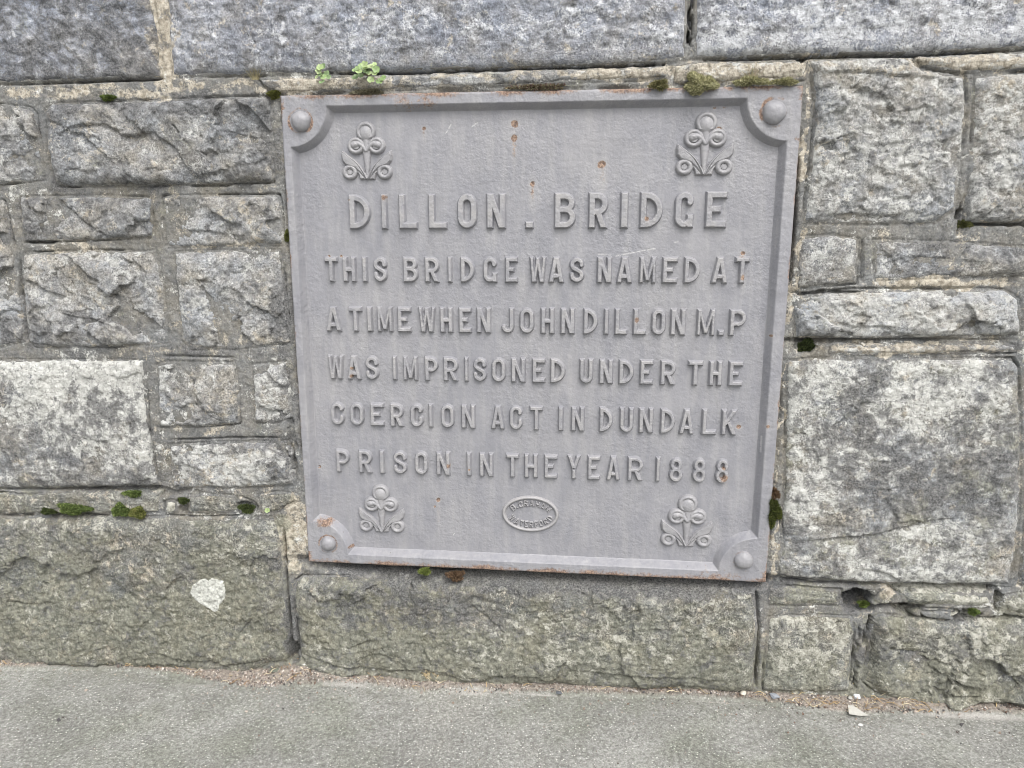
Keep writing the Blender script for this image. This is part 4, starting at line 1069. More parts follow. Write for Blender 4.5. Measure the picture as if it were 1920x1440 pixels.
badge_text("B.GRAHAM", 158, 17, True, .0160, [1, .5, 1, 1, 1, 1, 1, 1.15])
badge_text("WATERFORD", 193, 354, False, .0160, [1.2, 1, .95, .9, 1, .9, 1, 1, 1])
o = mesh_obj("lettering", np.vstack(Vs), np.vstack(Fs), M_PAINT, badge, {"mask": np.tile([[0, 0, .35, 0]], (n0, 1))})
o.location = tuple(np.array(o.location) - np.array(plaque.location) + np.array((0, 0, 0))) if False else o.location
b_o = np.array(badge.location) + np.array(plaque.location)
vv = np.vstack(Vs); ctr = (vv.min(0) + vv.max(0)) / 2
o.location = tuple(ctr - b_o)


# ---- flower ornaments: sculpted relief, drawn in units of 1/6 photo pixel around (1110, 870)
def ornament_relief():
    res = 4.4
    xs = np.arange(-310, 330, res); ys = np.arange(-340, 360, res)          # y up
    X, Y = np.meshgrid(xs, ys)
    H = np.full(X.shape, -40.)

    def up(v): np.maximum(H, v, out=H)

    def ring(cx, cy, rx, ry, w, top, dish, only=None):
        q = np.hypot((X - cx) / rx, (Y - cy) / ry); d = (1 - q) * (rx + ry) / 2
        v = np.where(d < 0, d * 1.2, np.where(d < w, top * np.sqrt(np.clip(1 - ((d - w / 2) / (w / 2)) ** 2, 0, 1)) * 1.0, dish))
        if only is not None: v = np.where(only, v, -40)
        up(v)

    def ball(cx, cy, rx, ry, top, ang=0):
        c, s = math.cos(R(ang)), math.sin(R(ang))
        u = ((X - cx) * c + (Y - cy) * s) / rx; v = (-(X - cx) * s + (Y - cy) * c) / ry
        q = u * u + v * v
        up(np.where(q < 1, top * np.sqrt(np.clip(1 - q, 0, 1)), -40))

    def strand(pts, w0, w1, h0, h1, flat=.5):
        pts = catmull(pts, 10); n = len(pts)
        for i, (a, b_) in enumerate(zip(pts[:-1], pts[1:])):
            t = i / (n - 1); w = w0 + (w1 - w0) * t; hh = h0 + (h1 - h0) * t
            ex, ey = b_[0] - a[0], b_[1] - a[1]; l2 = ex * ex + ey * ey + 1e-9
            u = np.clip(((X - a[0]) * ex + (Y - a[1]) * ey) / l2, 0, 1)
            d = np.hypot(X - a[0] - u * ex, Y - a[1] - u * ey)
            up(np.where(d < w, hh * np.sqrt(np.clip(1 - (d / w) ** 2, 0, 1)), -40))
    # coordinates: zoomed x-1115, 870-y
    def blade(pts, top, edge, tilt):
        P_ = np.array(pts, float); dd = -poly_sdf(X, Y, P_)
        up(np.where(dd > 0, top * np.clip(dd / edge, 0, 1) ** .55 + tilt * (Y - P_[:, 1].mean()), dd * 1.2))
    strand([(0, 20), (0, -120), (0, -292)], 54, 16, 36, 34)
    ring(0, 222, 114, 110, 56, 48, 40, Y > 150)
    ball(0, 200, 88, 96, 62)
    strand([(0, 200), (0, 120), (0, 20)], 66, 22, 46, 44)
    for sx in (-1, 1):
        ring(sx * 120, 68, 102, 96, 56, 50, 40)
        strand([(sx * 6, 14), (sx * 46, 66), (sx * 96, 90), (sx * 142, 74)], 24, 46, 50, 62)
        ball(sx * 128, 82, 66, 44, 64)
        blade([(sx * 8, -298), (sx * 44, -212), (sx * 104, -122), (sx * 190, -46), (sx * 286, 18), (sx * 300, -36), (sx * 290, -100), (sx * 250, -146), (sx * 196, -164), (sx * 140, -184), (sx * 96, -226), (sx * 56, -268), (sx * 26, -300)], 46, 20, .06)
        strand([(sx * 8, -290), (sx * 52, -204), (sx * 114, -124), (sx * 196, -58), (sx * 272, -2)], 12, 10, 52, 54)
        ring(sx * 204, -220, 92, 86, 58, 46, 26)
        blade([(sx * 4, -304), (sx * 20, -290), (sx * 92, -206), (sx * 132, -196), (sx * 104, -250), (sx * 88, -306)], 34, 16, 0)
    H[Y < -306] = -40
    u = 1 / 6 * .00118
    return X * u, Y * u, H * .00013 / 1.0, res * u


OX, OY, OH, _ = ornament_relief()
OH = OH * 1.45
ny, nx = OX.shape
keep = OH > -.0018
V = np.stack([OX, -np.clip(OH, -.0016, 1), OY], -1).reshape(-1, 3)
F = grid_faces(nx, ny, keep)
V, F = compact(V, F)
first = None
for (px, py, lab, sc) in [(687.5, 285, "flower ornament at the upper left", 1.0), (1322, 272, "flower ornament at the upper right", 1.10), (715, 955, "flower ornament at the lower left", .96), (1288, 978.5, "flower ornament at the lower right", 1.04)]:
    cx, cz = wp(px, py, DEP - .003)
    if first is None:
        o = mesh_obj("flower_ornament", V, F, M_PAINT, plaque, {"mask": np.tile([[0, 0, .26, 0]], (len(V), 1))}, origin=(0, 0, 0)); first = o
    else:
        o = first.copy(); COL.objects.link(o); o.parent = plaque
    d_px = 1.0 if px < 1000 else 1.0
    o.location = (float(cx), DEP, float(cz) - Z0)
    k_ = {687.5: .98, 1322: 1.02, 715: .975, 1288: 1.02}[px]
    o.scale = (k_, 1, k_)
    o["label"] = lab

# ------------------------------------------------------------------ pavement
xs = np.concatenate([[-60, -20, -8, -4, -2.6], np.arange(-1.9, 1.7, .0065), [2.4, 4, 8, 20, 60]])
ys = np.concatenate([[-60, -20, -8, -4, -2.4, -1.6, -1.1], np.arange(-.75, .04, .0045), [.3, 1, 4, 20, 60]])
gx, gy = np.meshgrid(xs, ys)
near = (gy > -.8) & (gy < .05) & (np.abs(gx) < 1.95)
ht = np.where(near, .0018 * fbm(gx * 5, gy * 5, 201, 3) + .0009 * fbm(gx * 45, gy * 45, 203, 3), 0)
# band of dirt at the foot of the wall: lower and upper limit in px
BX = np.array([-80, 0, 100, 200, 300, 400, 480, 560, 620, 700, 800, 900, 1000, 1100, 1200, 1300, 1400, 1450, 1530, 1600, 1700, 1760, 1830, 1900, 2000])
BU = np.array([1236, 1236, 1229, 1236, 1246, 1264, 1254, 1240, 1270, 1276, 1282, 1286, 1286, 1287, 1290, 1286, 1294, 1296, 1296, 1296, 1310, 1328, 1324, 1324, 1328])
BD = np.array([1256, 1255, 1254, 1255, 1264, 1279, 1290, 1287, 1283, 1289, 1298, 1303, 1303, 1304, 1307, 1310, 1316, 1322, 1332, 1338, 1340, 1342, 1342, 1344, 1346])
ux, uy, _ = gp(BX, BD)
ylim = np.interp(gx, ux, uy)
dirt = sstep(-.006, .012, gy - ylim + .010 * fbm(gx * 18, gy * 18, 207, 4, .6))
ht = ht + np.where(near, dirt * bank(gx, gy) * (1 + .35 * fbm(gx * 22, gy * 22, 209, 3)), 0)
mk = np.zeros(gx.shape + (4,))
mk[..., 2] = dirt * .95 * near
mk[..., 1] = np.clip(.55 * np.exp((gy + .02) / .10), 0, .8) * near
for (px, py, rx, ry, a) in [(1840, 1345, 150, 14, .9), (1000, 1303, 170, 10, .7), (650, 1285, 60, 9, .7), (880, 1300, 60, 9, .7), (360, 1285, 70, 8, .5), (1350, 1318, 110, 8, .55), (60, 1258, 80, 6, .4)]:
    cx, cy, _ = gp(px, py); cx1, cy1, _ = gp(px + rx, py + ry)
    q = ((gx - cx) / (cx1 - cx)) ** 2 + ((gy - cy) / (cy1 - cy)) ** 2
    mk[..., 0] = np.maximum(mk[..., 0], a * np.exp(-q) * near); mk[..., 2] *= 1 - .6 * np.exp(-q)
V = np.stack([gx, gy, gz(gx) + ht], -1).reshape(-1, 3)
pave = mesh_obj("pavement", V, grid_faces(len(xs), len(ys)), M_PAVE, None, {"mask": mk.reshape(-1, 4)}, origin=(0, 0, 0))
pave["kind"] = "structure"

# ------------------------------------------------------------------ litter at the foot of the wall
oct_v = np.array([[1, 0, 0], [-1, 0, 0], [0, 1, 0], [0, -1, 0], [0, 0, 1], [0, 0, -1]], float)
oct_f = np.array([[0, 2, 4], [2, 1, 4], [1, 3, 4], [3, 0, 4], [2, 0, 5], [1, 2, 5], [3, 1, 5], [0, 3, 5]])


def rock_vf(c, s, rng, flat=.6):
    v = oct_v * (1 + .35 * rng.standard_normal((6, 3)))
    q = rng.standard_normal((3, 3)); q, _ = np.linalg.qr(q)
    v = (v * np.array([1, .8, flat])) @ q
    return v * s + c


GRIT_COLS = np.array([[.28, .22, .175], [.20, .14, .11], [.42, .36, .31], [.14, .115, .10], [.56, .52, .48], [.25, .235, .22], [.45, .39, .335], [.09, .085, .085], [.36, .31, .275]])
DENS_X = np.array([0, 100, 200, 300, 380, 460, 520, 600, 640, 700, 900, 1050, 1250, 1400, 1480, 1620, 1720, 1760, 1850, 1920])
DENS = np.array([.7, .8, .6, .5, .6, 1.5, 3.2, 2.2, .9, .5, .5, .5, .7, .9, 1.1, 1.1, .8, .25, .3, .4])
Vs, Fs, Ts, n0 = [], [], [], 0
cdf = np.cumsum(np.interp(np.arange(1920), DENS_X, DENS)); cdf /= cdf[-1]
for i in range(7500):
    px = np.interp(RNG.random(), cdf, np.arange(1920))
    u = np.interp(px, BX, BU); d = np.interp(px, BX, BD)
    py = u + (d - u) * (RNG.random() ** .9) * 1.0 + RNG.normal(0, 1.5)
    if RNG.random() < .08: py += RNG.exponential(22)
    cx, cy, cz = gp(px, py)
    s = float(np.clip(RNG.lognormal(-6.25, .42), .0009, .0048))
    inb = py < d + 2
    Vs.append(rock_vf(np.array([cx, cy, cz + (float(bank(cx, cy)) * .97 if inb else .0015)]), s, RNG)); Fs.append(oct_f + n0); n0 += 6
    Ts.append(np.tile(np.append(GRIT_COLS[RNG.integers(len(GRIT_COLS))] * RNG.uniform(.7, 1.35), 1), (6, 1)))
for i in range(140):
    px, py = RNG.uniform(0, 1920), RNG.uniform(1300, 1440)
    cx, cy, cz = gp(px, py); s = float(np.clip(RNG.lognormal(-6.5, .4), .0008, .003))
    Vs.append(rock_vf(np.array([cx, cy, cz + .001]), s, RNG)); Fs.append(oct_f + n0); n0 += 6
    Ts.append(np.tile(np.append(GRIT_COLS[RNG.integers(len(GRIT_COLS))] * RNG.uniform(.5, 1.2), 1), (6, 1)))
grit = mesh_obj("grit", np.vstack(Vs), np.vstack(Fs), M_CHIP, None, {"tint": np.vstack(Ts)}, smooth=False)
grit["kind"] = "stuff"; tag(grit, "brown and grey grit gathered along the foot of the wall", "grit")


def ribbon(pts, w, Vs, Fs, Ts, n0, col, thick=.5):
    """thin flattened straw of 4-sided section along pts"""
    pts = np.array(pts, float); n = len(pts)
    tan = np.gradient(pts, axis=0); tan /= np.linalg.norm(tan, axis=1)[:, None] + 1e-9
    up_ = np.array([0.12, -.3, 1.0]); s_ = np.cross(tan, up_); s_ /= np.linalg.norm(s_, axis=1)[:, None] + 1e-9
    nn = np.cross(s_, tan)
    ww = (w * np.linspace(1, .45, n))[:, None]
    ring = np.stack([pts + s_ * ww, pts + nn * ww * thick, pts - s_ * ww, pts - nn * ww * thick], 1).reshape(-1, 3)
    f = []
    for i in range(n - 1):
        for k in range(4):
            f.append([i * 4 + k, i * 4 + (k + 1) % 4, (i + 1) * 4 + (k + 1) % 4, (i + 1) * 4 + k])
    Vs.append(ring); Fs.append(np.array(f) + n0); Ts.append(np.tile(np.append(col, 1), (len(ring), 1)))
    return n0 + len(ring)


STRAW = np.array([[.55, .45, .28], [.48, .36, .2], [.62, .54, .38], [.35, .24, .14]])
Vs, Fs, Ts, n0 = [], [], [], 0
for i in range(330):
    px = np.interp(RNG.random(), cdf, np.arange(1920)) if RNG.random() < .5 else RNG.choice([RNG.uniform(0, 330), RNG.uniform(1480, 1760)])
    u = np.interp(px, BX, BU); d = np.interp(px, BX, BD)
    py = u + (d - u) * RNG.random()
    cx, cy, cz = gp(px, py)
    a = RNG.normal(0, .6); L = RNG.uniform(.008, .035); c = RNG.normal(0, .3)
    pts = [(cx + L * (k / 4 - .5) * math.cos(a + c * k / 4), cy + L * (k / 4 - .5) * math.sin(a + c * k / 4), cz + float(bank(cx, cy)) + .003 + .004 * math.sin(k * 1.2 + i)) for k in range(5)]
    n0 = ribbon(pts, RNG.uniform(.0008, .0016), Vs, Fs, Ts, n0, STRAW[RNG.integers(4)] * RNG.uniform(.7, 1.2))
so = mesh_obj("straw_litter", np.vstack(Vs), np.vstack(Fs), M_STRAW, None, {"tint": np.vstack(Ts)})
so["kind"] = "stuff"; tag(so, "short dry stalks scattered along the foot of the wall", "straw")


def tuft(px, py, label, n, spread, rise, seed):
    rng = np.random.default_rng(seed)
    Vs, Fs, Ts, n0 = [], [], [], 0
    cx, cy, cz = [float(v) for v in gp(px, py)]
    for i in range(n):
        a = rng.uniform(0, 6.283); L = rng.uniform(.5, 1) * spread; el = rng.uniform(.1, 1.0) * rise
        bx, by = cx + rng.normal(0, spread * .18), cy + rng.normal(0, spread * .1)
        curl = rng.normal(0, 1.3)
        pts = [(bx + L * k / 7 * math.cos(a + curl * k / 7), by + .6 * L * k / 7 * math.sin(a + curl * k / 7), cz + .006 + float(bank(cx, cy)) + el * math.sin(k / 7 * 2.6)) for k in range(8)]
        n0 = ribbon(pts, rng.uniform(.0011, .0017), Vs, Fs, Ts, n0, STRAW[rng.integers(3)] * rng.uniform(.8, 1.25))
    o = mesh_obj("dry_grass_tuft", np.vstack(Vs), np.vstack(Fs), M_STRAW, None, {"tint": np.vstack(Ts)})
    tag(o, label, "dry grass", "dry grass tufts on the pavement edge")


tuft(806, 1284, "small wiry tuft of dry straw in front of the long block under the plaque", 26, .030, .030, 5)
tuft(1618, 1302, "larger sprawling tuft of dry straw by the joint at the lower right", 46, .060, .042, 6)


def icorock(px, py, s, col, name, label, cat, flat=.6, seed=0, lift=.4, group=None):
    import bmesh
    rng = np.random.default_rng(seed)
    bm = bmesh.new(); bmesh.ops.create_icosphere(bm, subdivisions=3, radius=1)
    v = np.array([q.co[:] for q in bm.verts]); f = np.array([[q.index for q in fc.verts] for fc in bm.faces]); bm.free()
    for k in range(9):                        # chop with random planes: angular stone
        nrm = rng.standard_normal(3); nrm /= np.linalg.norm(nrm); d = rng.uniform(.55, .85)
        q = v @ nrm; v -= np.outer(np.clip(q - d, 0, None), nrm)
    v = v * np.array([1.25, .9, flat]); an = rng.uniform(0, 3.14); c, s_ = math.cos(an), math.sin(an)
    v = v @ np.array([[c, s_, 0], [-s_, c, 0], [0, 0, 1]])
    cx, cy, cz = [float(q) for q in gp(px, py)]
    v = v * s + np.array([cx, cy, cz + (float(bank(cx, cy)) if py < np.interp(px, BX, BD) + 3 else .001) + s * flat * lift])
    o = mesh_obj(name, v, f, M_CHIP, None, {"tint": np.tile(np.append(col, 1), (len(v), 1))}, smooth=False)
    return tag(o, label, cat, group)


PG = "loose pebbles at the foot of the wall"
icorock(232, 1247, .0065, (.62, .64, .66), "pebble", "pale grey pebble in the grit, left and smaller one of a close pair", "pebble", .6, 1, group=PG)
icorock(251, 1249, .0085, (.60, .64, .70), "pebble", "larger bluish white pebble in the grit, right one of a close pair", "pebble", .6, 2, group=PG)
icorock(203, 1251, .007, (.60, .62, .68), "pebble", "small bluish pebble lying apart to the left of the pebble pair", "pebble", .5, 3, group=PG)
icorock(1606, 1319, .0095, (.68, .70, .72), "pebble", "white angular pebble under the sprawling straw tuft", "pebble", .6, 4, group=PG)
icorock(1592, 1321, .007, (.42, .41, .38), "pebble", "dull grey pebble touching the white angular one", "pebble", .6, 8, group=PG)
icorock(1451, 1317, .011, (.30, .32, .35), "pebble", "dark slate coloured flat pebble below the narrow joint right of the plaque", "pebble", .45, 5, group=PG)
icorock(1048, 1306, .0065, (.12, .13, .14), "pebble", "black pebble on the pavement below the long foundation block", "pebble", .6, 6, group=PG)
icorock(1393, 1312, .0085, (.55, .52, .44), "pebble", "cream pebble near the right end of the long foundation block", "pebble", .6, 7, group=PG)
icorock(516, 1273, .011, (.14, .15, .12), "pebble", "dark green flat pebble lying in the heap of brown grit", "pebble", .35, 9, group=PG)
icorock(1613, 1361, .0048, (.7, .7, .68), "pebble", "tiny white pebble alone on the open pavement", "pebble", .6, 10, group=PG)

# flat pale flake on the pavement
fx, fy, fz = gp(np.array([1591, 1589, 1598, 1618, 1627, 1612]), np.array([1344, 1331, 1331, 1342, 1346, 1347]))
top = np.stack([fx, fy, fz + np.array([.009, .012, .012, .009, .008, .008])], -1); bot = top - np.array([0, 0, .002])
V = np.vstack([top, bot]); n = 6
F4 = np.array([[i, (i + 1) % n, (i + 1) % n + n, i + n] for i in range(n)])
F3 = np.array([[0, i, i + 1] for i in range(1, n - 1)] + [[n, n + i + 1, n + i] for i in range(1, n - 1)])
o = mesh_obj("stone_flake", V, [F3, F4], M_CHIP, None, {"tint": np.tile([[.5, .49, .45, 1]], (12, 1))}, smooth=False)
tag(o, "thin pale triangular flake lying flat on the pavement", "flake")


# ------------------------------------------------------------------ moss, plants and lichen
def moss(px, py, rx, ry, depth, cols, label, cat="moss", n=None, seed=0, y0=0.0, blade=.0050, group="moss cushions in the wall joints", name="moss_cushion", down=0.0):
    rng = np.random.default_rng(seed)
    cx, cz = [float(v) for v in wp(px, py, y0)]
    ax, az = rx * .00121, ry * .00121
    # cushion body
    nu, nv = 28, 14
    Vs, Fs, Ts, n0 = [], [], [], 0
    th, ph = np.meshgrid(np.linspace(0, 2 * np.pi, nu, endpoint=False), np.linspace(0, np.pi / 2, nv))
    lob = 1 + .22 * np.sin(3 * th + seed) * np.sin(ph) + .14 * np.sin(5 * th + 2 * seed) * np.sin(ph) + .07 * rng.standard_normal(th.shape) * np.sin(ph)
    body = np.stack([ax * .9 * lob * np.sin(ph) * np.cos(th), -depth * .85 * np.cos(ph) * lob, az * .9 * lob * np.sin(ph) * np.sin(th) - down * np.cos(ph)], -1)
    b0 = body.reshape(-1, 3)
    f = []
    for j in range(nv - 1):
        for k in range(nu):
            f.append([j * nu + k, j * nu + (k + 1) % nu, (j + 1) * nu + (k + 1) % nu, (j + 1) * nu + k])
    cols = np.array(cols, float)
    Vs.append(b0); Fq = np.array(f); Ts.append(np.tile(np.append(cols[0] * .6, 1), (len(b0), 1))); n0 = len(b0)
    n = n or int(900 + 14000 * (ax * az) ** .5 * 1.2)
    F3 = []
    u = rng.random(n) * 2 * np.pi; p = np.arccos(1 - rng.random(n) ** 1.1 * .98)
    lobn = 1 + .22 * np.sin(3 * u + seed) * np.sin(p) + .14 * np.sin(5 * u + 2 * seed) * np.sin(p)
    base = np.stack([ax * lobn * np.sin(p) * np.cos(u), -depth * np.cos(p) * lobn, az * lobn * np.sin(p) * np.sin(u) - down * np.cos(p)], -1) * .9
    nor = np.stack([np.sin(p) * np.cos(u), -np.cos(p) - .3, np.sin(p) * np.sin(u) + .25], -1) + .55 * rng.standard_normal((n, 3))
    nor /= np.linalg.norm(nor, axis=1)[:, None]
    sd = np.cross(nor, rng.standard_normal((n, 3))); sd /= np.linalg.norm(sd, axis=1)[:, None] + 1e-9
    L = blade * rng.uniform(.6, 1.3, n)[:, None]
    tri = np.stack([base - sd * L * .22, base + sd * L * .22, base + nor * L], 1).reshape(-1, 3)
    F3 = np.arange(n * 3).reshape(-1, 3) + n0
    pick = cols[rng.integers(len(cols), size=n)] * rng.uniform(.7, 1.3, (n, 1))
    clump = (1 + .45 * fbm(base[:, 0] * 120, base[:, 2] * 120, seed, 3))[:, None]
    tc = np.repeat(np.concatenate([pick * clump, np.ones((n, 1))], 1), 3, 0)
    Vs.append(tri); Ts.append(tc)
    V = np.vstack(Vs) + np.array([cx, y0, cz])
    o = mesh_obj(name, V, [Fq, F3], M_MOSS, None, {"tint": np.clip(np.vstack(Ts), 0, 1)}, smooth=False, origin=(cx, y0, cz))
    return tag(o, label, cat, group)


GREEN = [(.10, .14, .04), (.14, .19, .055), (.20, .25, .08), (.06, .09, .025)]
YEL = [(.36, .35, .19), (.44, .42, .25), (.27, .27, .14), (.5, .47, .31)]
DARK = [(.045, .06, .022), (.065, .085, .03), (.095, .12, .04)]
BRN = [(.16, .10, .06), (.10, .065, .04), (.22, .15, .09)]
moss(140, 953, 37, 11.5, .016, GREEN, "long dark green moss cushion on top of the broad foundation block, left one", seed=1, y0=.000)
moss(92, 958, 16, 5, .010, DARK, "thin dark moss streak tapering off the left end of the longest cushion", seed=2, y0=.000)
moss(228, 956, 19, 13, .017, GREEN, "rounded green moss cushion, left half of the joined pair", seed=3, y0=.000)
moss(260, 960, 17, 11.5, .016, [(.18, .20, .06), (.24, .24, .08), (.12, .14, .04)], "yellower round moss cushion, right half of the joined pair", seed=4, y0=.000)
moss(250, 925, 20, 6, .008, GREEN, "small flat moss patch tucked under the block patched with white lichen", seed=5, y0=.000)
moss(464, 953, 16, 9, .006, DARK, "very dark moss filling a hollow left of the small bright leaf", seed=6, y0=.000)
moss(345, 938, 10, 5, .006, DARK, "little dark moss spot in the crack between two pinning stones", seed=7, y0=.000)
moss(1312, 157, 28, 17, .024, YEL, "big yellowish moss cushion overhanging the plaque's top edge", seed=8, y0=-.002, blade=.0045, down=.006)
moss(1408, 153, 32, 6.5, .012, YEL, "long low moss strip on the plaque's top edge right of the big cushion", seed=9, y0=-.003, blade=.004)
moss(1470, 154, 24, 5, .010, YEL, "short low moss strip near the plaque's upper right rivet", seed=10, y0=-.003, blade=.004)
moss(1236, 160, 15, 7, .012, [(.2, .2, .09), (.26, .23, .12)], "olive moss tuft on the plaque's top edge left of the big cushion", seed=11, y0=-.003)
moss(515, 178, 10, 6, .010, [(.14, .15, .04), (.1, .1, .03)], "small moss tuft at the plaque's upper left corner", seed=12, y0=.006)
moss(204, 184, 13, 3.5, .008, [(.16, .2, .06), (.1, .14, .04)], "flat green moss patch on top of the widest rock-faced block", seed=13, y0=.004)
moss(1449, 958, 14, 31, .018, [(.05, .06, .015), (.07, .09, .02), (.1, .11, .03)], "tall dark green moss cushion hanging on the plaque's lower right side", seed=14, y0=.010)
moss(1452, 925, 8, 10, .010, BRN, "reddish brown dead moss just above the tall side cushion", seed=15, y0=.008)
moss(1512, 650, 20, 12, .008, DARK, "dark mossy growth in the hollow right of the plaque", seed=16, y0=.020)
moss(797, 1070, 11, 6, .012, [(.14, .18, .04), (.2, .24, .07)], "tiny bright green moss tuft under the plaque's bottom edge", seed=17, y0=.000)
moss(855, 1078, 17, 10, .014, BRN, "rusty brown dead moss tuft under the plaque's bottom edge", seed=18, y0=.000)
moss(1618, 1131, 9, 5, .008, [(.1, .14, .03), (.14, .18, .05)], "small green moss spot at the mouth of the black hole in the wall", seed=19, y0=.022)
moss(1824, 1146, 8, 5, .008, GREEN, "small moss spot below the rounded pinning stone at the right", seed=20, y0=.004)
moss(1806, 421, 12, 5, .008, [(.14, .14, .06), (.1, .11, .04)], "olive moss in the corner below the tall upper right block", seed=21, y0=.008)
moss(540, 443, 4, 9, .006, [(.12, .13, .04)], "little moss line beside the plaque's left edge", seed=22, y0=.008)
moss(690, 173, 30, 3, .004, [(.3, .28, .2), (.2, .18, .12)], "pale crumbly moss along the plaque's top edge below the larger weed", seed=23, y0=.003)
moss(1010, 164, 50, 3.5, .005, [(.2, .18, .12), (.28, .25, .15), (.15, .09, .08)], "thin brownish moss line along the middle of the plaque's top edge", seed=24, y0=.003)


def grass_wisp(px, py, n, hgt, cols, label, seed):
    rng = np.random.default_rng(seed)
    Vs, Fs, Ts, n0 = [], [], [], 0
    cx, cz = [float(v) for v in wp(px, py, -.002)]
    for i in range(n):
        a = rng.normal(0, .45); L = hgt * rng.uniform(.5, 1.1)
        bx = cx + rng.normal(0, hgt * .16)
        pts = [(bx + L * k / 5 * math.sin(a) + .1 * L * (k / 5) ** 2 * rng.normal(), -.004 - L * .35 * (k / 5) ** 1.5 * rng.uniform(.5, 1.2), cz + L * k / 5 * math.cos(a)) for k in range(6)]
        n0 = ribbon(pts, rng.uniform(.0004, .0007), Vs, Fs, Ts, n0, np.array(cols[rng.integers(len(cols))]) * rng.uniform(.8, 1.2))
    o = mesh_obj("grass_wisp", np.vstack(Vs), np.vstack(Fs), M_STRAW, None, {"tint": np.vstack(Ts)})
    tag(o, label, "grass", "dry grass wisps under the coping")


grass_wisp(480, 150, 60, .022, [(.30, .27, .15), (.38, .33, .2)], "brownish grass wisp under the coping, left of both weeds", 31)
grass_wisp(1410, 152, 46, .036, [(.45, .36, .24), (.5, .42, .3), (.34, .33, .16)], "taller tan grass wisp above the plaque's upper right corner", 32)


def weed(stalks, label, seed):
    """stalks: list of (root px, leaf px, leaf radius px)"""
    rng = np.random.default_rng(seed)
    rx, rz = wp(stalks[0][0][0], stalks[0][0][1], .004)
    root = thing("wall_weed", label, "plant", (float(rx), .004, float(rz)), "green weeds rooted under the coping")
    Vs, Fs, Ts, n0 = [], [], [], 0
    for (rp, lp, r) in stalks:
        out = -rng.uniform(.016, .034)
        ax, az = wp(rp[0], rp[1], .004); bx, bz = wp(lp[0], lp[1], out)
        pts = [np.array([ax, .004, az]) * (1 - t) + np.array([bx, out, bz]) * t + np.array([0, -.006 * math.sin(t * 3.14), .003 * math.sin(t * 3.14)]) for t in np.linspace(0, 1, 7)]
        n0 = ribbon(pts, .0006, Vs, Fs, Ts, n0, np.array((.30, .27, .16)), .8)
        # lobed round leaf
        R0 = r * .00116
        nrm = np.array([rng.normal(0, .3), -1, rng.normal(.55, .3)]); nrm /= np.linalg.norm(nrm)
        e1 = np.cross(nrm, [0, 0, 1.]); e1 /= np.linalg.norm(e1); e2 = np.cross(nrm, e1)
        rot = rng.uniform(0, 6.28); c = np.array([bx, out, bz])
        lv = []; rings = 4; m = 30
        lv.append(c - nrm * R0 * .15)
        for j in range(1, rings + 1):
            q = j / rings
            for k in range(m):
                th = k / m * 2 * math.pi
                lob = 1 - .13 * abs(math.sin(2.5 * th)) ** 3 - .28 * math.exp(-((th - math.pi) / .22) ** 2)
                lob = 1 - (1 - lob) * q
                lv.append(c + R0 * q * lob * (e1 * math.cos(th + rot) + e2 * math.sin(th + rot)) + nrm * R0 * (.18 * q * q - .15 + .06 * math.sin(5 * th) * q * q))
        lf3 = np.array([[0, 1 + k, 1 + (k + 1) % m] for k in range(m)])
        lf4 = np.array([[1 + j * m + k, 1 + (j + 1) * m + k, 1 + (j + 1) * m + (k + 1) % m, 1 + j * m + (k + 1) % m] for j in range(rings - 1) for k in range(m)])
        col = np.array([(.22, .31, .13), (.28, .36, .16), (.34, .41, .21), (.18, .26, .12)][rng.integers(4)]) * rng.uniform(.85, 1.15)
        lv = np.array(lv); qq = np.concatenate([[0], np.repeat(np.arange(1, rings + 1) / rings, m)])
        tint = np.concatenate([col[None] * (.85 + .4 * qq[:, None]), np.ones((len(lv), 1))], 1)
        o = mesh_obj("leaf", lv, [lf3, lf4], M_LEAF, root, {"tint": np.clip(tint, 0, 1)})
    mesh_obj("stem", np.vstack(Vs), np.vstack(Fs), M_LEAF, root, {"tint": np.vstack(Ts)})


ra = (603, 142)
weed([(ra, (600, 126), 7), (ra, (606, 124), 5.5), (ra, (597, 133), 6), (ra, (612, 137), 6), (ra, (606, 144), 6), (ra, (616, 144), 5), (ra, (603, 153), 6), (ra, (594, 144), 4.5), (ra, (600, 139), 5)], "smaller leafy weed hanging under the coping, left of the larger one", 41)
rb = (690, 142)
weed([(rb, (664, 131), 5), (rb, (669, 128), 5), (rb, (673, 133), 7), (rb, (678, 124), 7), (rb, (683, 120), 7), (rb, (688, 126), 7), (rb, (695, 124), 6.5), (rb, (702, 120), 4.5), (rb, (687, 133), 7), (rb, (705, 130), 7), (rb, (692, 137), 6), (rb, (702, 137), 6), (rb, (666, 144), 7), (rb, (676, 141), 6), (rb, (695, 149), 7), (rb, (718, 146), 7), (rb, (711, 152), 7), (rb, (684, 129), 5.5)], "larger spreading leafy weed with a trailing stalk on the right", 42)
rc = (503, 962)
weed([(rc, (501, 957), 5.5)], "single small bright leaf growing left of the plaque's lower corner", 43)


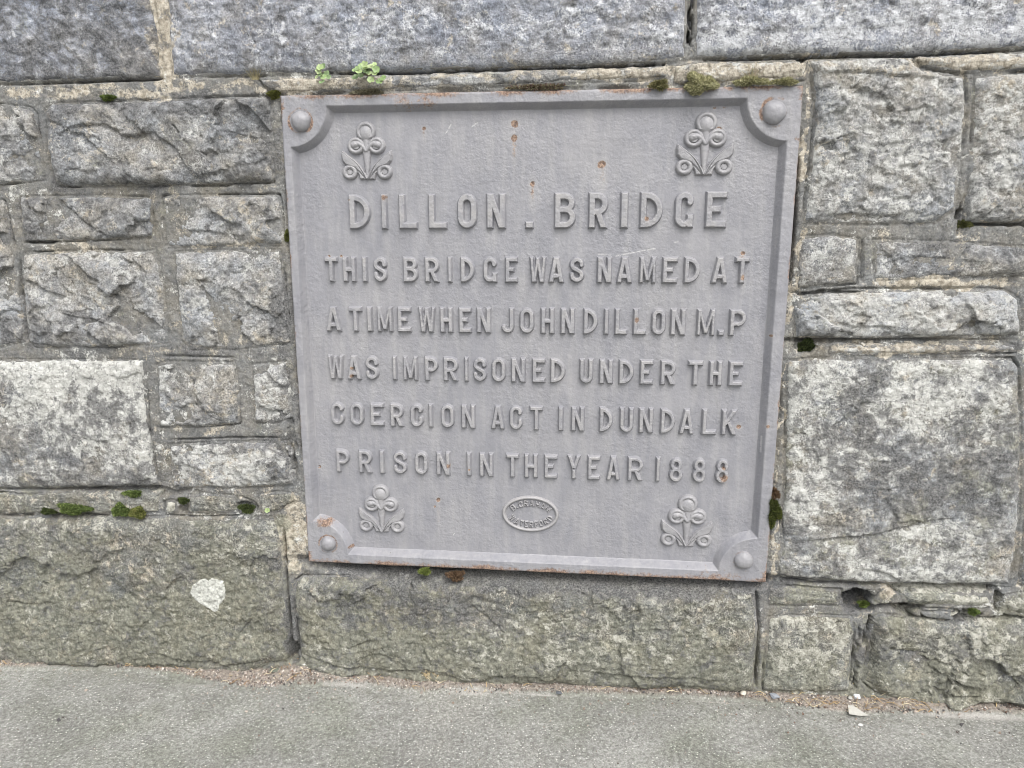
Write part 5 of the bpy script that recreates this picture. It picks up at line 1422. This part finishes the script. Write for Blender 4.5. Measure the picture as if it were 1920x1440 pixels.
# white lichen rosette on the left foundation block
out = [(352, 1113), (358, 1100), (368, 1093), (378, 1090), (385, 1094), (392, 1089), (402, 1091), (410, 1093), (415, 1100), (418, 1110), (418, 1120), (414, 1131), (406, 1139), (405, 1149), (396, 1153), (388, 1147), (377, 1140), (366, 1134), (356, 1124)]
lx, lz = wp([p[0] for p in out], [p[1] for p in out], -.02)
P = np.stack([lx, lz], -1)
host = None
lo = P.min(0) - .006; hi = P.max(0) + .006
nx = int((hi[0] - lo[0]) / .0012); nz = int((hi[1] - lo[1]) / .0012)
gx, gzz = np.meshgrid(np.linspace(lo[0], hi[0], nx), np.linspace(lo[1], hi[1], nz))
d = -poly_sdf(gx + .002 * fbm(gx * 150, gzz * 150, 301, 3), gzz + .002 * fbm(gx * 150, gzz * 150, 302, 3), P)
# follow the stone under it: cast onto the foundation block's mesh
from mathutils.bvhtree import BVHTree
bpy.context.view_layer.update()
blk = [c for c in wall.children if c.get("label", "").startswith("broad mossy")][0]
vs = np.empty(len(blk.data.vertices) * 3, np.float32); blk.data.vertices.foreach_get("co", vs)
vs = vs.reshape(-1, 3) + np.array(blk.matrix_world.translation)
sel = (vs[:, 0] > lo[0] - .02) & (vs[:, 0] < hi[0] + .02) & (vs[:, 2] > lo[1] - .02) & (vs[:, 2] < hi[1] + .02)
near_v = vs[sel]
sy = np.empty(gx.shape)
for j in range(nz):
    dd = (near_v[:, 0][None] - gx[j][:, None]) ** 2 + (near_v[:, 2][None] - gzz[j][:, None]) ** 2
    w = np.exp(-dd / (2 * .0022 ** 2)) + 1e-12
    sy[j] = (w * near_v[:, 1][None]).sum(1) / w.sum(1)
cell = fbm(gx * 130, gzz * 130, 305, 4, .6)
hh = np.where(d > 0, .0008 + .0006 * np.sqrt(np.clip(d / .004, 0, 1)) + .0008 * cell, d * 1.2 - .0004)
V = np.stack([gx, sy - hh, gzz], -1).reshape(-1, 3)
F = grid_faces(nx, nz, d > -.0015)
tint = .47 + .34 * cell + .16 * fbm(gx * 320, gzz * 320, 306, 2)
T = np.stack([tint, tint * 1.01, tint * .93, np.ones_like(tint)], -1).reshape(-1, 4)
V, F, T = compact(V, F, T)
o = mesh_obj("lichen_patch", V, F, M_CHIP, None, {"tint": np.clip(T, .2, .85)})
tag(o, "white heart shaped lichen patch on the broad mossy foundation block", "lichen")
